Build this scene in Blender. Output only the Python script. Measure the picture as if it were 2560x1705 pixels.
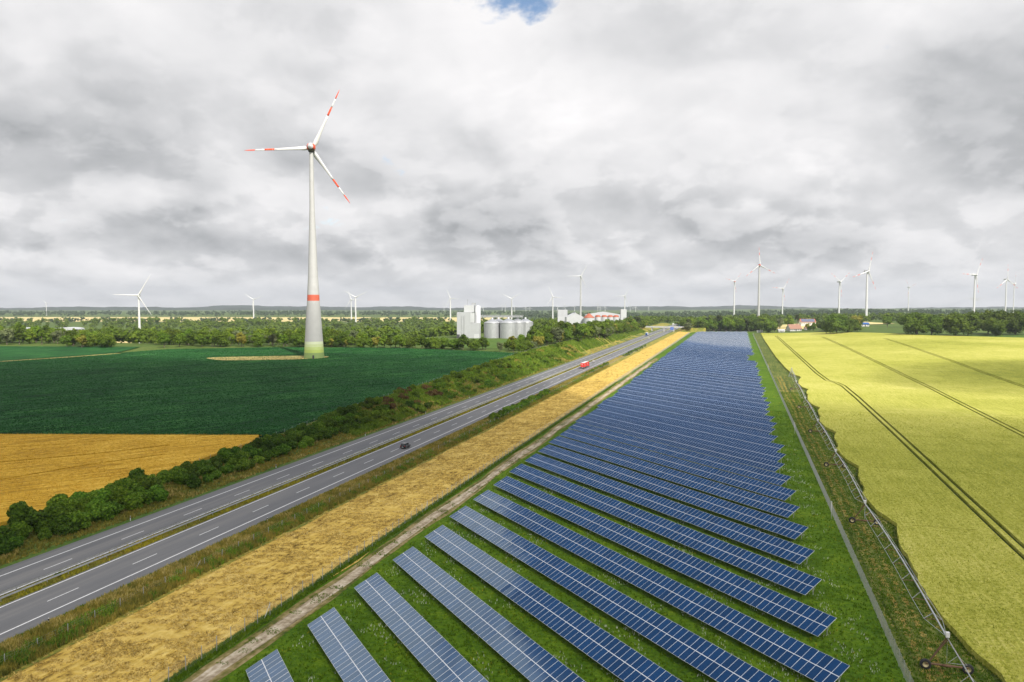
import bpy, bmesh, math, random
import numpy as np
from mathutils import Vector, Matrix
from mathutils.geometry import delaunay_2d_cdt

for _o in list(bpy.data.objects):
    bpy.data.objects.remove(_o, do_unlink=True)
SC = bpy.context.scene
COL = SC.collection
R = math.radians

# ------------------------------------------------------------------ camera
CAM_H = 46.0
cam = bpy.data.cameras.new('camera')
cam.lens = 26.156; cam.sensor_width = 36.0
cam.clip_start = 0.5; cam.clip_end = 40000
cam_o = bpy.data.objects.new('camera', cam)
cam_o.location = (0, 0, CAM_H)
cam_o.rotation_euler = (R(90 - 3.093), 0, 0)
COL.objects.link(cam_o)
SC.camera = cam_o

# ------------------------------------------------------------------ sun direction, exposure
SUN_EL = 43.0
SUN_AZ = 151.0            # clockwise from +Y (the view direction): behind the camera, to the right
sd = Vector((math.sin(R(SUN_AZ)) * math.cos(R(SUN_EL)), math.cos(R(SUN_AZ)) * math.cos(R(SUN_EL)), math.sin(R(SUN_EL))))
SC.view_settings.view_transform = 'Standard'
SC.view_settings.look = 'None'
SC.view_settings.exposure = 0.3
SC.view_settings.gamma = 1.0
SC.view_settings.use_curve_mapping = False
SC.cycles.use_denoising = True
SC.cycles.max_bounces = 6
SC.cycles.diffuse_bounces = 2
SC.cycles.glossy_bounces = 2
SC.cycles.transmission_bounces = 2
SC.cycles.volume_bounces = 0
SC.cycles.transparent_max_bounces = 24
SC.cycles.caustics_reflective = False
SC.cycles.caustics_refractive = False


class NT:
    """small helper round a node tree"""
    def __init__(s, tree):
        s.t = tree; s.n = tree.nodes; s.l = tree.links
    def new(s, typ, **kw):
        n = s.n.new(typ)
        for k, v in kw.items():
            setattr(n, k, v)
        return n
    def put(s, sock, val):
        if val is None:
            return
        if isinstance(val, bpy.types.NodeSocket):
            s.l.new(val, sock)
        elif isinstance(val, (tuple, list)) and sock.type == 'RGBA' and len(val) == 3:
            sock.default_value = (*val, 1)
        else:
            sock.default_value = val
    def math(s, op, a, b=None, c=None, clamp=False):
        n = s.new('ShaderNodeMath', operation=op, use_clamp=clamp)
        for i, v in enumerate((a, b, c)):
            s.put(n.inputs[i], v)
        return n.outputs[0]
    def vmath(s, op, a, b=None, scale=None):
        n = s.new('ShaderNodeVectorMath', operation=op)
        s.put(n.inputs[0], a); s.put(n.inputs[1], b)
        if scale is not None:
            s.put(n.inputs['Scale'], scale)
        return n.outputs['Value'] if op in ('DOT_PRODUCT', 'LENGTH') else n.outputs['Vector']
    def noise(s, vec, scale, detail=4, rough=0.55, dist=0.0):
        n = s.new('ShaderNodeTexNoise')
        s.put(n.inputs['Vector'], vec); s.put(n.inputs['Scale'], scale)
        s.put(n.inputs['Detail'], detail); s.put(n.inputs['Roughness'], rough); s.put(n.inputs['Distortion'], dist)
        return n.outputs['Fac']
    def voro(s, vec, scale, feature='F1', out='Distance', rnd=1.0):
        n = s.new('ShaderNodeTexVoronoi', feature=feature)
        s.put(n.inputs['Vector'], vec); s.put(n.inputs['Scale'], scale); s.put(n.inputs['Randomness'], rnd)
        return n.outputs[out]
    def mapr(s, v, a, b, c=0.0, d=1.0, smooth=True):
        n = s.new('ShaderNodeMapRange', interpolation_type='SMOOTHSTEP' if smooth else 'LINEAR')
        s.put(n.inputs['Value'], v)
        for k, x in zip(('From Min', 'From Max', 'To Min', 'To Max'), (a, b, c, d)):
            s.put(n.inputs[k], x)
        return n.outputs['Result']
    def mix(s, a, b, f, blend='MIX'):
        n = s.new('ShaderNodeMix', data_type='RGBA', blend_type=blend)
        s.put(n.inputs['Factor'], f); s.put(n.inputs['A'], a) if False else None
        s.put(n.inputs[6], a); s.put(n.inputs[7], b)
        return n.outputs[2]
    def ramp(s, f, stops):
        n = s.new('ShaderNodeValToRGB')
        e = n.color_ramp.elements
        while len(e) < len(stops):
            e.new(0.5)
        for el, (p, c) in zip(e, stops):
            el.position = p
            el.color = (*c, 1) if isinstance(c, (tuple, list)) else (c, c, c, 1)
        s.put(n.inputs[0], f)
        return n.outputs[0]
    def mapping(s, vec, rot=(0, 0, 0), scale=(1, 1, 1), loc=(0, 0, 0)):
        n = s.new('ShaderNodeMapping')
        s.put(n.inputs['Vector'], vec)
        n.inputs['Rotation'].default_value = rot; n.inputs['Scale'].default_value = scale; n.inputs['Location'].default_value = loc
        return n.outputs[0]
    def bump(s, h, strength=0.5, dist=0.1):
        n = s.new('ShaderNodeBump')
        s.put(n.inputs['Height'], h); n.inputs['Strength'].default_value = strength; n.inputs['Distance'].default_value = dist
        return n.outputs[0]


# ------------------------------------------------------------------ world: blue sky and broken cloud
world = bpy.data.worlds.new('World')
SC.world = world
world.use_nodes = True
W = NT(world.node_tree)
W.n.clear()
wout = W.new('ShaderNodeOutputWorld')
bg = W.new('ShaderNodeBackground'); bg.inputs['Strength'].default_value = 0.10
W.l.new(bg.outputs[0], wout.inputs[0])
sky = W.new('ShaderNodeTexSky', sky_type='NISHITA', sun_disc=False)
sky.sun_elevation = R(SUN_EL); sky.sun_rotation = R(SUN_AZ); sky.altitude = 50
sky.air_density = 1.0; sky.dust_density = 0.6; sky.ozone_density = 1.0
D = W.new('ShaderNodeTexCoord').outputs['Generated']
sx = W.new('ShaderNodeSeparateXYZ'); W.put(sx.inputs[0], D)
dx, dy, dz = sx.outputs
zc = W.math('MAXIMUM', W.math('ADD', dz, 0.03), 0.0)
def cloudco(off, z=0.0):
    k = W.math('DIVIDE', 1.0, W.math('ADD', zc, off))
    c = W.new('ShaderNodeCombineXYZ')
    W.put(c.inputs[0], W.math('MULTIPLY', dx, k)); W.put(c.inputs[1], W.math('MULTIPLY', dy, k)); c.inputs[2].default_value = z
    return c.outputs[0], k
def n2d(P, sc, detail, rough, dist=0.0):
    n = W.new('ShaderNodeTexNoise', noise_dimensions='2D')
    W.put(n.inputs['Vector'], P); n.inputs['Scale'].default_value = sc; n.inputs['Detail'].default_value = detail
    n.inputs['Roughness'].default_value = rough; n.inputs['Distortion'].default_value = dist
    return n.outputs['Fac']
PA, kA = cloudco(0.42)
PB, kB = cloudco(0.40)
PBo = W.vmath('ADD', PB, (7.3, 2.1, 0))
# large masses and their relief: the same field read twice, once a little higher up, gives lit tops and grey bases
n1 = n2d(PA, 2.0, 6, 0.46, .10)
n1b = n2d(W.vmath('ADD', W.vmath('SCALE', PA, None, 0.90), (0.06, 0.0, 0.0)), 2.0, 4, 0.46, .10)
rel1 = W.math('SUBTRACT', n1, n1b)
def lumps(P, sc, detail):
    n = W.new('ShaderNodeTexNoise', noise_dimensions='2D', noise_type='RIDGED_MULTIFRACTAL', normalize=True)
    W.put(n.inputs['Vector'], P); n.inputs['Scale'].default_value = sc; n.inputs['Detail'].default_value = detail
    n.inputs['Roughness'].default_value = .5; n.inputs['Offset'].default_value = .9; n.inputs['Gain'].default_value = 1.2
    return n.outputs['Fac']
n2 = lumps(PBo, 5.0, 5)
n2b = lumps(W.vmath('ADD', W.vmath('SCALE', W.vmath('SUBTRACT', PBo, (7.3, 2.1, 0)), None, 0.975), (7.315, 2.1, 0.0)), 5.0, 5)
rel2 = W.math('SUBTRACT', n2b, n2)
n3 = n2d(PBo, 5.5, 6, .55, .1)
n3b = n2d(W.vmath('ADD', W.vmath('SCALE', W.vmath('SUBTRACT', PBo, (7.3, 2.1, 0)), None, 0.96), (7.325, 2.1, 0.0)), 5.5, 5, .55, .1)
rel3 = W.math('SUBTRACT', n3, n3b)
nbig = n2d(W.vmath('ADD', PA, (3.7, 9.1, 0)), 1.3, 2, 0.5, .1)
# brightness with elevation: pale veil at the horizon, grey bases above it, brightest overhead as under any overcast
dzn = W.math('MULTIPLY_ADD', W.math('SUBTRACT', n1, .5), W.mapr(dz, 0, .06, 0, .07), dz)
elev = W.ramp(W.mapr(dzn, -0.03, 0.97, smooth=False), [(0.0, .67), (.05, .68), (.078, .67), (.092, .575), (.115, .57), (.16, .63), (.24, .69), (.36, .745), (.5, .81), (1.0, 1.0)])
lowf = W.mapr(dz, 0.02, 0.17, 1.0, 0.0)
hi = W.mapr(dz, 0.015, 0.10)
def blob(az, el, rad0, rad1, amt):
    v = (math.sin(R(az)) * math.cos(R(el)), math.cos(R(az)) * math.cos(R(el)), math.sin(R(el)))
    return W.math('MULTIPLY', W.mapr(W.vmath('DOT_PRODUCT', D, v), math.cos(R(rad1)), math.cos(R(rad0))), amt)
def edge(n, a_, b_, amt):
    return W.math('MULTIPLY', W.math('SUBTRACT', W.mapr(n, a_, b_), .5), amt)
midf = W.math('MULTIPLY', W.mapr(dz, .01, .05), W.mapr(dz, .10, .26, 1.0, .35))
b = W.math('MULTIPLY_ADD', W.math('SUBTRACT', nbig, 0.5), W.math('MULTIPLY', hi, 0.56), elev)
b = W.math('MULTIPLY_ADD', rel1, W.math('MULTIPLY', hi, .80), b)
b = W.math('MULTIPLY_ADD', rel2, W.math('MULTIPLY_ADD', lowf, 0.03, 0.05), b)
b = W.math('MULTIPLY_ADD', rel3, W.math('MULTIPLY_ADD', lowf, 0.20, 0.26), b)
b = W.math('ADD', b, W.math('MULTIPLY', edge(n1, .47, .56, .10), hi))
b = W.math('ADD', b, W.math('MULTIPLY', edge(n3, .48, .58, .10), midf))
for a in ((34, 12.5, 1, 10, -.18), (20, 6.2, 1, 11, -.06), (-20, 9.5, 1, 10, -.08), (-30, 11, 1, 8, -.05), (-10, 6, 0, 9, -.07), (-2, 6, 0, 7, -.05), (-34, 14, 0, 7, .10), (8, 9.5, 0, 8, .07), (0, 18, 0, 10, .05), (-27, 2.8, 0, 4, .06), (28, 3.2, 0, 4, .05), (25, 22, 0, 13, .05)):
    b = W.math('ADD', b, blob(*a))
b = W.math('MULTIPLY_ADD', W.math('MAXIMUM', W.math('SUBTRACT', .66, b), 0.0), .26, b)
b = W.math('MAXIMUM', b, 0.34)
# soft shoulder towards white
b = W.math('SUBTRACT', b, W.math('MULTIPLY', W.math('MAXIMUM', W.math('SUBTRACT', b, .68), 0.0), .5))
tint = W.ramp(W.mapr(b, 0.30, 0.80, smooth=False), [(0, (.95, .98, 1.02)), (.5, (.985, .99, 1.01)), (1.0, (1.0, .985, .99))])
cloudcol = W.vmath('SCALE', tint, None, W.math('MULTIPLY', b, 10.0))
# openings of blue: one at the top of the picture that widens higher up, where the panels mirror it
op = W.math('MULTIPLY_ADD', W.math('SUBTRACT', n3, .5), 3.8, n1)
op = W.math('SUBTRACT', op, W.mapr(dz, .30, .42, .9, .34))
op = W.math('ADD', op, blob(-0.8, 24.6, 0.0, 8.5, .82))
op = W.math('ADD', op, blob(17, 21.5, 0.3, 3.2, .45))
op = W.math('ADD', op, blob(0, 52, 20, 29, 2.0))
openf = W.mapr(op, 0.50, 0.95)
final = W.mix(cloudcol, W.vmath('SCALE', sky.outputs[0], None, 1.25), openf)
W.put(bg.inputs['Color'], final)

sun = bpy.data.lights.new('sun', 'SUN')
sun.energy = 5.0; sun.angle = R(0.55); sun.color = (1.0, 0.955, 0.88)
sun_o = bpy.data.objects.new('sun', sun)
sun_o.rotation_euler = (-sd).to_track_quat('-Z', 'Y').to_euler()
COL.objects.link(sun_o)

# ------------------------------------------------------------------ place: road axes and terrain
EX, EY = 0.2903, 0.9569           # along the motorway
NX, NY = 0.9569, -0.2903          # to its right
ROADROT = -math.atan2(EX, EY)     # z rotation that turns local +Y along the road
def ST(s, t):
    return (s * EX + t * NX, s * EY + t * NY)
def sst(a, b, x):
    k = np.clip((x - a) / (b - a), 0, 1)
    return k * k * (3 - 2 * k)
_ps = np.arange(-200, 12000, 5.0)
_pv = np.interp(_ps, [-200, 110, 145, 190, 255, 360, 493, 650, 800, 1000, 1150, 1300, 12000],
                [0, 0, .3, 1.7, 4.4, 7.3, 10.2, 10.4, 9, 7, 5.5, 3, 3])
_k = np.exp(-np.linspace(-2, 2, 17) ** 2); _k /= _k.sum()
_pv = np.convolve(np.pad(_pv, 8, mode='edge'), _k, mode='valid')
_fy = np.array([0, 1300, 1700, 2500, 4000, 6000, 9000, 14000.0])
_fz = np.array([0, 0, -8, -24, -28, -40, -62, -120.0])
def Z(x, y):
    x = np.asarray(x, float); y = np.asarray(y, float)
    s = x * EX + y * EY; t = x * NX + y * NY
    left = np.interp(s, _ps, _pv) * sst(121.5, 141, -t)
    left = left * (1 - .22 * sst(280, 620, -t)) - 30 * sst(500, 950, s) * sst(270, 480, -t)
    right = 8 * sst(350, 900, s) * sst(25, 190, t)
    near = np.where(t < -107, left, right)
    a = x / np.maximum(y, 300)
    far = np.interp(y, _fy, _fz) + 16 * sst(.12, .45, a) * sst(1300, 2400, y)
    w = sst(1250, 2200, y)
    return near * (1 - w) + far * w
def Zf(x, y):
    return float(Z(x, y))

# ------------------------------------------------------------------ mesh helpers
class MB:
    """collects vertices and faces of one mesh object"""
    def __init__(s):
        s.v = []; s.f = []; s.m = []; s.mats = []; s.cur = 0; s.sm = []
    def mat(s, m):
        if m not in s.mats:
            s.mats.append(m)
        s.cur = s.mats.index(m)
        return s
    def add(s, vs, fs, smooth=False):
        o = len(s.v)
        s.v += [tuple(p) for p in vs]
        for f in fs:
            s.f.append(tuple(i + o for i in f)); s.m.append(s.cur); s.sm.append(smooth)
        return s
    def box(s, c, d, rz=0.0, taper=(1, 1)):
        x, y, z = c; a, b_, h = d[0] / 2, d[1] / 2, d[2] / 2
        cs, sn = math.cos(rz), math.sin(rz)
        vs = []
        for k, (tx, ty) in ((-1, (1, 1)), (1, taper)):
            for (i, j) in ((-1, -1), (1, -1), (1, 1), (-1, 1)):
                px, py = i * a * tx, j * b_ * ty
                vs.append((x + px * cs - py * sn, y + px * sn + py * cs, z + k * h))
        return s.add(vs, [(3, 2, 1, 0), (4, 5, 6, 7), (0, 1, 5, 4), (1, 2, 6, 5), (2, 3, 7, 6), (3, 0, 4, 7)])
    def tube(s, p0, p1, r0, r1=None, n=6, cap=True):
        r1 = r0 if r1 is None else r1
        p0 = Vector(p0); p1 = Vector(p1); ax = (p1 - p0)
        if ax.length < 1e-6:
            return s
        ax.normalize()
        u = ax.orthogonal().normalized(); w = ax.cross(u)
        vs = []
        for p, r in ((p0, r0), (p1, r1)):
            for i in range(n):
                q = 2 * math.pi * i / n
                vs.append(p + (u * math.cos(q) + w * math.sin(q)) * r)
        fs = [(i, (i + 1) % n, n + (i + 1) % n, n + i) for i in range(n)]
        if cap:
            fs += [tuple(range(n - 1, -1, -1)), tuple(range(n, 2 * n))]
        return s.add(vs, fs, smooth=n > 6)
    def lathe(s, prof, n=24, c=(0, 0, 0), cap=False):
        vs = []; fs = []
        for (r, z) in prof:
            for i in range(n):
                q = 2 * math.pi * i / n
                vs.append((c[0] + r * math.cos(q), c[1] + r * math.sin(q), c[2] + z))
        for k in range(len(prof) - 1):
            for i in range(n):
                j = (i + 1) % n
                fs.append((k * n + i, k * n + j, (k + 1) * n + j, (k + 1) * n + i))
        if cap:
            fs.append(tuple(range((len(prof) - 1) * n, len(prof) * n)))
        return s.add(vs, fs, smooth=True)
    def prism(s, poly, y0, y1, axis='y'):
        """polygon in x,z pushed from y0 to y1"""
        n = len(poly)
        vs = [(p[0], y0, p[1]) for p in poly] + [(p[0], y1, p[1]) for p in poly]
        if axis == 'x':
            vs = [(v[1], v[0], v[2]) for v in vs]
        fs = [(i, (i + 1) % n, n + (i + 1) % n, n + i) for i in range(n)]
        fs += [tuple(range(n - 1, -1, -1)), tuple(range(n, 2 * n))]
        return s.add(vs, fs)
    def mesh(s, name):
        me = bpy.data.meshes.new(name)
        me.from_pydata(s.v, [], s.f)
        for m in s.mats:
            me.materials.append(m)
        me.polygons.foreach_set('material_index', s.m)
        me.polygons.foreach_set('use_smooth', s.sm)
        me.update()
        return me
    def fix(s, name):
        me = s.mesh(name)
        bm = bmesh.new(); bm.from_mesh(me); bmesh.ops.recalc_face_normals(bm, faces=bm.faces); bm.to_mesh(me); bm.free()
        return me
    def obj(s, name, parent=None, loc=(0, 0, 0), rz=0.0, **kw):
        return link(name, s.fix(name), parent, loc, rz, **kw)

def link(name, data, parent=None, loc=(0, 0, 0), rz=0.0, label=None, category=None, group=None, kind=None):
    o = bpy.data.objects.new(name, data)
    COL.objects.link(o)
    o.location = loc
    if rz:
        o.rotation_euler = (0, 0, rz)
    if parent is not None:
        o.parent = parent
    tag(o, label, category, group, kind)
    return o
def tag(o, label=None, category=None, group=None, kind=None):
    for k, v in (('label', label), ('category', category), ('group', group), ('kind', kind)):
        if v is not None:
            o[k] = v
    return o
def empty(name, loc, rz=0.0, **kw):
    return link(name, None, None, loc, rz, **kw)
def np_mesh(name, V, F, mat, midx=None, mats=None, smooth=False):
    """V (n,3), F (m,k) -> mesh, all faces of k corners"""
    V = np.asarray(V, np.float32); F = np.asarray(F, np.int32)
    me = bpy.data.meshes.new(name)
    me.vertices.add(len(V)); me.vertices.foreach_set('co', V.ravel())
    k = F.shape[1]
    me.loops.add(F.size); me.loops.foreach_set('vertex_index', F.ravel())
    me.polygons.add(len(F)); me.polygons.foreach_set('loop_start', np.arange(0, F.size, k, dtype=np.int32))
    for m in (mats or [mat]):
        me.materials.append(m)
    if midx is not None:
        me.polygons.foreach_set('material_index', np.asarray(midx, np.int32))
    me.polygons.foreach_set('use_smooth', np.full(len(F), bool(smooth)))
    me.update(calc_edges=True)
    return me
ONES = ['', 'first', 'second', 'third', 'fourth', 'fifth', 'sixth', 'seventh', 'eighth', 'ninth', 'tenth', 'eleventh', 'twelfth',
        'thirteenth', 'fourteenth', 'fifteenth', 'sixteenth', 'seventeenth', 'eighteenth', 'nineteenth']
TENS = ['', '', 'twent', 'thirt', 'fort', 'fift', 'sixt', 'sevent', 'eight', 'ninet']
def nth(n):
    if n < 20:
        return ONES[n]
    if n >= 100:
        h = ('one', 'two')[n // 100 - 1]
        return (h + ' hundred and ' + nth(n % 100)) if n % 100 else h + ' hundredth'
    return TENS[n // 10] + ('ieth' if n % 10 == 0 else 'y-' + ONES[n % 10])
# ------------------------------------------------------------------ materials
def newmat(name):
    m = bpy.data.materials.new(name); m.use_nodes = True
    n = NT(m.node_tree)
    bs = n.n['Principled BSDF']
    return m, n, bs
def plain(name, col, rough=0.6, metal=0.0, var=0.12, scale=1.5, spec=0.5, bump=0.0):
    """painted / metal / concrete surface with slight uneven tone"""
    m, n, bs = newmat(name)
    co = n.new('ShaderNodeTexCoord').outputs['Object']
    f = n.noise(co, scale, 5, 0.6)
    lo = tuple(c * (1 - var) for c in col); hi_ = tuple(min(1, c * (1 + var)) for c in col)
    n.put(bs.inputs['Base Color'], n.ramp(f, [(.3, lo), (.7, hi_)]))
    n.put(bs.inputs['Roughness'], n.mapr(f, 0.2, 0.8, max(0, rough - .08), min(1, rough + .08)))
    bs.inputs['Metallic'].default_value = metal
    bs.inputs['Specular IOR Level'].default_value = spec
    if bump:
        n.put(bs.inputs['Normal'], n.bump(n.noise(co, scale * 8, 4), bump, 0.02))
    return m
ROADVEC = (0, 0, -ROADROT)
def soil_mat(name, stops, fine=1.2, mid=0.08, big=0.012, rowscale=None, bump=0.6, bdist=0.15, big_stops=None, rough=0.95, finew=.5, rowrot=None, midw=.35, roww=.55):
    """ground cover: fine speckle + patches + optional rows along a direction"""
    m, n, bs = newmat(name)
    geo = n.new('ShaderNodeNewGeometry').outputs['Position']
    v = n.mapping(geo, rot=(0, 0, -ROADROT if rowrot is None else rowrot))
    fn = n.noise(geo, fine, 5, 0.65)
    mn = n.noise(geo, mid, 4, 0.6, 0.4)
    f = n.math('ADD', n.math('MULTIPLY', fn, finew), n.math('MULTIPLY', mn, midw))
    bn = n.noise(geo, big, 3, 0.5)
    f = n.math('ADD', f, n.math('MULTIPLY', bn, 1 - finew - midw))
    if rowscale:
        rows = n.noise(n.mapping(v, scale=rowscale), 1.0, 3, 0.6)
        f = n.math('MULTIPLY_ADD', n.math('SUBTRACT', rows, .5), roww, f)
    f = n.mapr(f, 0.33, 0.67, smooth=False)
    col = n.ramp(f, stops)
    if big_stops:
        col = n.mix(col, n.ramp(n.mapr(bn, .3, .7), big_stops), .5, 'MULTIPLY')
    n.put(bs.inputs['Base Color'], col)
    bs.inputs['Roughness'].default_value = rough
    bs.inputs['Specular IOR Level'].default_value = 0.15
    if bump:
        n.put(bs.inputs['Normal'], n.bump(f, bump, bdist))
    return m
M = {}
M['ground'] = soil_mat('meadow_ground', [(0, (.035, .07, .012)), (.5, (.075, .12, .02)), (1, (.14, .16, .04))], fine=.5, mid=.03, big=.006)
M['solar_grass'] = soil_mat('lawn_grass', [(0, (.016, .046, .001)), (.35, (.050, .112, .002)), (.7, (.095, .17, .004)), (1, (.18, .225, .012))], fine=1.7, mid=.16, big=.02, bump=.9, bdist=.25)
M['margin_grass'] = soil_mat('margin_grass', [(0, (.03, .06, .008)), (.4, (.07, .10, .015)), (.7, (.13, .15, .03)), (1, (.26, .22, .07))], fine=1.2, mid=.18, big=.02, rowscale=(1.1, .05, 1), bump=.7)
M['dry_strip'] = soil_mat('mown_hay', [(0, (.11, .070, .014)), (.18, (.28, .18, .035)), (.40, (.52, .35, .070)), (1, (.70, .52, .155))], fine=.9, mid=.17, big=.03, rowscale=(.9, .16, 1), bump=1.0, bdist=.3)
M['verge'] = soil_mat('verge_grass', [(0, (.06, .09, .012)), (.4, (.15, .17, .03)), (.65, (.34, .27, .05)), (1, (.52, .37, .08))], fine=1.0, mid=.12, big=.02, bump=.8)
M['edge_grass'] = soil_mat('kerbside_grass', [(0, (.03, .075, .01)), (.5, (.07, .13, .02)), (1, (.16, .19, .04))], fine=1.5, mid=.2, big=.03, bump=.7)
M['median'] = soil_mat('median_grass', [(0, (.06, .08, .01)), (.5, (.16, .17, .02)), (1, (.33, .29, .03))], fine=1.6, mid=.3, big=.05, bump=.8)
M['track'] = soil_mat('gravel_track', [(0, (.12, .09, .05)), (.4, (.30, .24, .16)), (.7, (.44, .37, .27)), (1, (.56, .49, .38))], fine=1.4, mid=.25, big=.04, rowscale=(1.2, .12, 1), bump=.5, bdist=.05)
M['wheat'] = soil_mat('ripening_wheat', [(0, (.13, .165, .016)), (.3, (.28, .295, .032)), (.6, (.44, .43, .078)), (1, (.62, .57, .18))], fine=1.6, mid=.10, big=.008, rowscale=(2.6, .08, 1), bump=1.0, bdist=.35, finew=.5, midw=.15, roww=.22)
M['groove'] = soil_mat('wheel_track', [(0, (.012, .03, .006)), (.5, (.025, .05, .009)), (1, (.06, .085, .015))], fine=1.0)
M['beet'] = soil_mat('green_leaf_crop', [(0, (.004, .028, .007)), (.4, (.010, .068, .014)), (.7, (.020, .105, .020)), (1, (.050, .165, .030))], fine=1.1, mid=.05, big=.008, rowscale=(.9, .022, 1), rowrot=R(52), bump=1.0, bdist=.35, roww=.95)
M['barley'] = soil_mat('ripe_barley', [(0, (.32, .175, .015)), (.4, (.56, .325, .028)), (.7, (.70, .42, .045)), (1, (.80, .55, .10))], fine=.9, mid=.07, big=.015, rowscale=(.8, .05, 1), rowrot=R(60), bump=1.0, bdist=.3)
M['pale_field'] = soil_mat('far_grain', [(0, (.42, .34, .13)), (.5, (.56, .46, .20)), (1, (.66, .56, .28))], fine=.05, mid=.01, big=.003, bump=0)
M['stubble'] = soil_mat('dry_ring_grass', [(0, (.22, .17, .05)), (.5, (.42, .34, .12)), (1, (.58, .48, .2))], fine=.5, mid=.12, big=.03)

# asphalt: grain, patches and two darker wheel paths per lane
def asphalt():
    m, n, bs = newmat('asphalt')
    geo = n.new('ShaderNodeNewGeometry').outputs['Position']
    v = n.mapping(geo, rot=(0, 0, -ROADROT))
    g = n.noise(geo, 9.0, 4, .7)
    st = n.noise(n.mapping(v, scale=(.8, .006, 1)), 1.0, 4, .6)
    pt = n.noise(n.mapping(v, scale=(.25, .03, 1)), 1.0, 4, .55)
    f = n.math('ADD', n.math('MULTIPLY', g, .25), n.math('ADD', n.math('MULTIPLY', st, .5), n.math('MULTIPLY', pt, .25)))
    n.put(bs.inputs['Base Color'], n.ramp(n.mapr(f, .35, .65, smooth=False), [(0, (.085, .088, .094)), (.5, (.138, .138, .140)), (1, (.205, .198, .190))]))
    n.put(bs.inputs['Roughness'], n.mapr(st, .3, .7, .62, .85))
    n.put(bs.inputs['Normal'], n.bump(g, .25, .01))
    return m
M['asphalt'] = asphalt()
def paint_mat():
    m, n, bs = newmat('road_paint')
    geo = n.new('ShaderNodeNewGeometry').outputs['Position']
    w = n.noise(geo, 3.5, 5, .7)
    n.put(bs.inputs['Base Color'], n.ramp(w, [(.25, (.52, .52, .51)), (.55, (.80, .80, .79))]))
    bs.inputs['Roughness'].default_value = .6
    return m
M['paint'] = paint_mat()

def leaf_mat(name, dark, mid, light, tr=.25, var=.5, fine=.9):
    m, n, bs = newmat(name)
    oi = n.new('ShaderNodeObjectInfo')
    geo = n.new('ShaderNodeNewGeometry')
    rnd = oi.outputs['Random']
    f = n.noise(geo.outputs['Position'], fine, 3, .6)
    f2 = n.math('ADD', n.math('MULTIPLY', f, .62), n.math('MULTIPLY', n.noise(geo.outputs['Position'], .06, 2), .38))
    col = n.ramp(f2, [(.32, dark), (.5, mid), (.7, light)])
    hs = n.new('ShaderNodeHueSaturation')
    n.put(hs.inputs['Hue'], n.mapr(rnd, 0, 1, .5 - .022 * var, .5 + .02 * var, smooth=False))
    n.put(hs.inputs['Value'], n.mapr(n.math('FRACT', n.math('MULTIPLY', rnd, 7.3)), 0, 1, 1 - .75 * var, 1 + .75 * var, smooth=False))
    n.put(hs.inputs['Color'], col)
    n.put(bs.inputs['Base Color'], hs.outputs[0])
    bs.inputs['Roughness'].default_value = .75
    bs.inputs['Specular IOR Level'].default_value = .2
    trn = n.new('ShaderNodeBsdfTranslucent'); n.put(trn.inputs[0], hs.outputs[0])
    mx = n.new('ShaderNodeMixShader'); mx.inputs[0].default_value = tr
    n.l.new(bs.outputs[0], mx.inputs[1]); n.l.new(trn.outputs[0], mx.inputs[2])
    n.l.new(mx.outputs[0], n.n['Material Output'].inputs[0])
    return m
M['leaf'] = leaf_mat('leaves', (.042, .085, .006), (.115, .185, .013), (.235, .295, .026))
M['leaf_oak'] = leaf_mat('oak_leaves', (.032, .070, .006), (.095, .155, .013), (.20, .255, .026), var=.45)
M['leaf_lime'] = leaf_mat('yellow_green_leaves', (.15, .16, .02), (.26, .25, .035), (.40, .36, .06), var=.3)
M['leaf_grey'] = leaf_mat('grey_green_leaves', (.08, .11, .04), (.15, .18, .075), (.23, .26, .12), var=.4)
M['leaf_pine'] = leaf_mat('pine_needles', (.04, .065, .02), (.08, .105, .035), (.14, .145, .055), var=.4)
M['leaf_rust'] = leaf_mat('rusty_shrub_leaves', (.08, .055, .02), (.15, .09, .03), (.20, .14, .05), var=.4)
M['leaf_hedge'] = leaf_mat('hedge_leaves', (.018, .055, .004), (.090, .180, .012), (.26, .36, .032), var=.5, fine=2.2)
M['wood_mass'] = leaf_mat('woodland_leaves', (.036, .075, .006), (.105, .165, .013), (.225, .275, .028), var=0)
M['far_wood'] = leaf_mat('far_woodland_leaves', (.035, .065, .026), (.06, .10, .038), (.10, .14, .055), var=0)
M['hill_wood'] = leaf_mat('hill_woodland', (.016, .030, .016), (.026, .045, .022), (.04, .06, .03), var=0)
M['bark'] = plain('bark', (.12, .095, .07), .9, var=.3, scale=3, bump=.4)
M['g_dry'] = leaf_mat('dry_grass_blades', (.32, .25, .07), (.48, .38, .12), (.60, .50, .19), tr=.3, var=0)
M['g_green'] = leaf_mat('green_grass_blades', (.042, .10, .003), (.090, .165, .005), (.16, .235, .012), tr=.3, var=0)
M['g_yellow'] = leaf_mat('yellow_weeds', (.22, .22, .02), (.36, .33, .02), (.50, .42, .03), tr=.3, var=0)
M['g_mix'] = leaf_mat('rough_grass_blades', (.08, .11, .016), (.24, .21, .035), (.46, .33, .06), tr=.3, var=0)
M['g_wheat'] = leaf_mat('wheat_ears', (.16, .21, .020), (.37, .38, .050), (.60, .55, .14), tr=.25, var=0)
M['g_beet'] = leaf_mat('crop_leaves', (.005, .034, .007), (.013, .080, .014), (.036, .145, .024), tr=.25, var=0)
M['g_barley'] = leaf_mat('barley_ears', (.40, .22, .02), (.62, .37, .035), (.78, .52, .08), tr=.25, var=0)
M['g_hay'] = leaf_mat('loose_hay', (.26, .18, .05), (.52, .38, .11), (.68, .54, .22), tr=.2, var=0)
M['daisy'] = plain('white_flowers', (.75, .75, .68), .7)
M['white'] = plain('white_paint', (.64, .64, .63), .38, var=.03, scale=.15)
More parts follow.
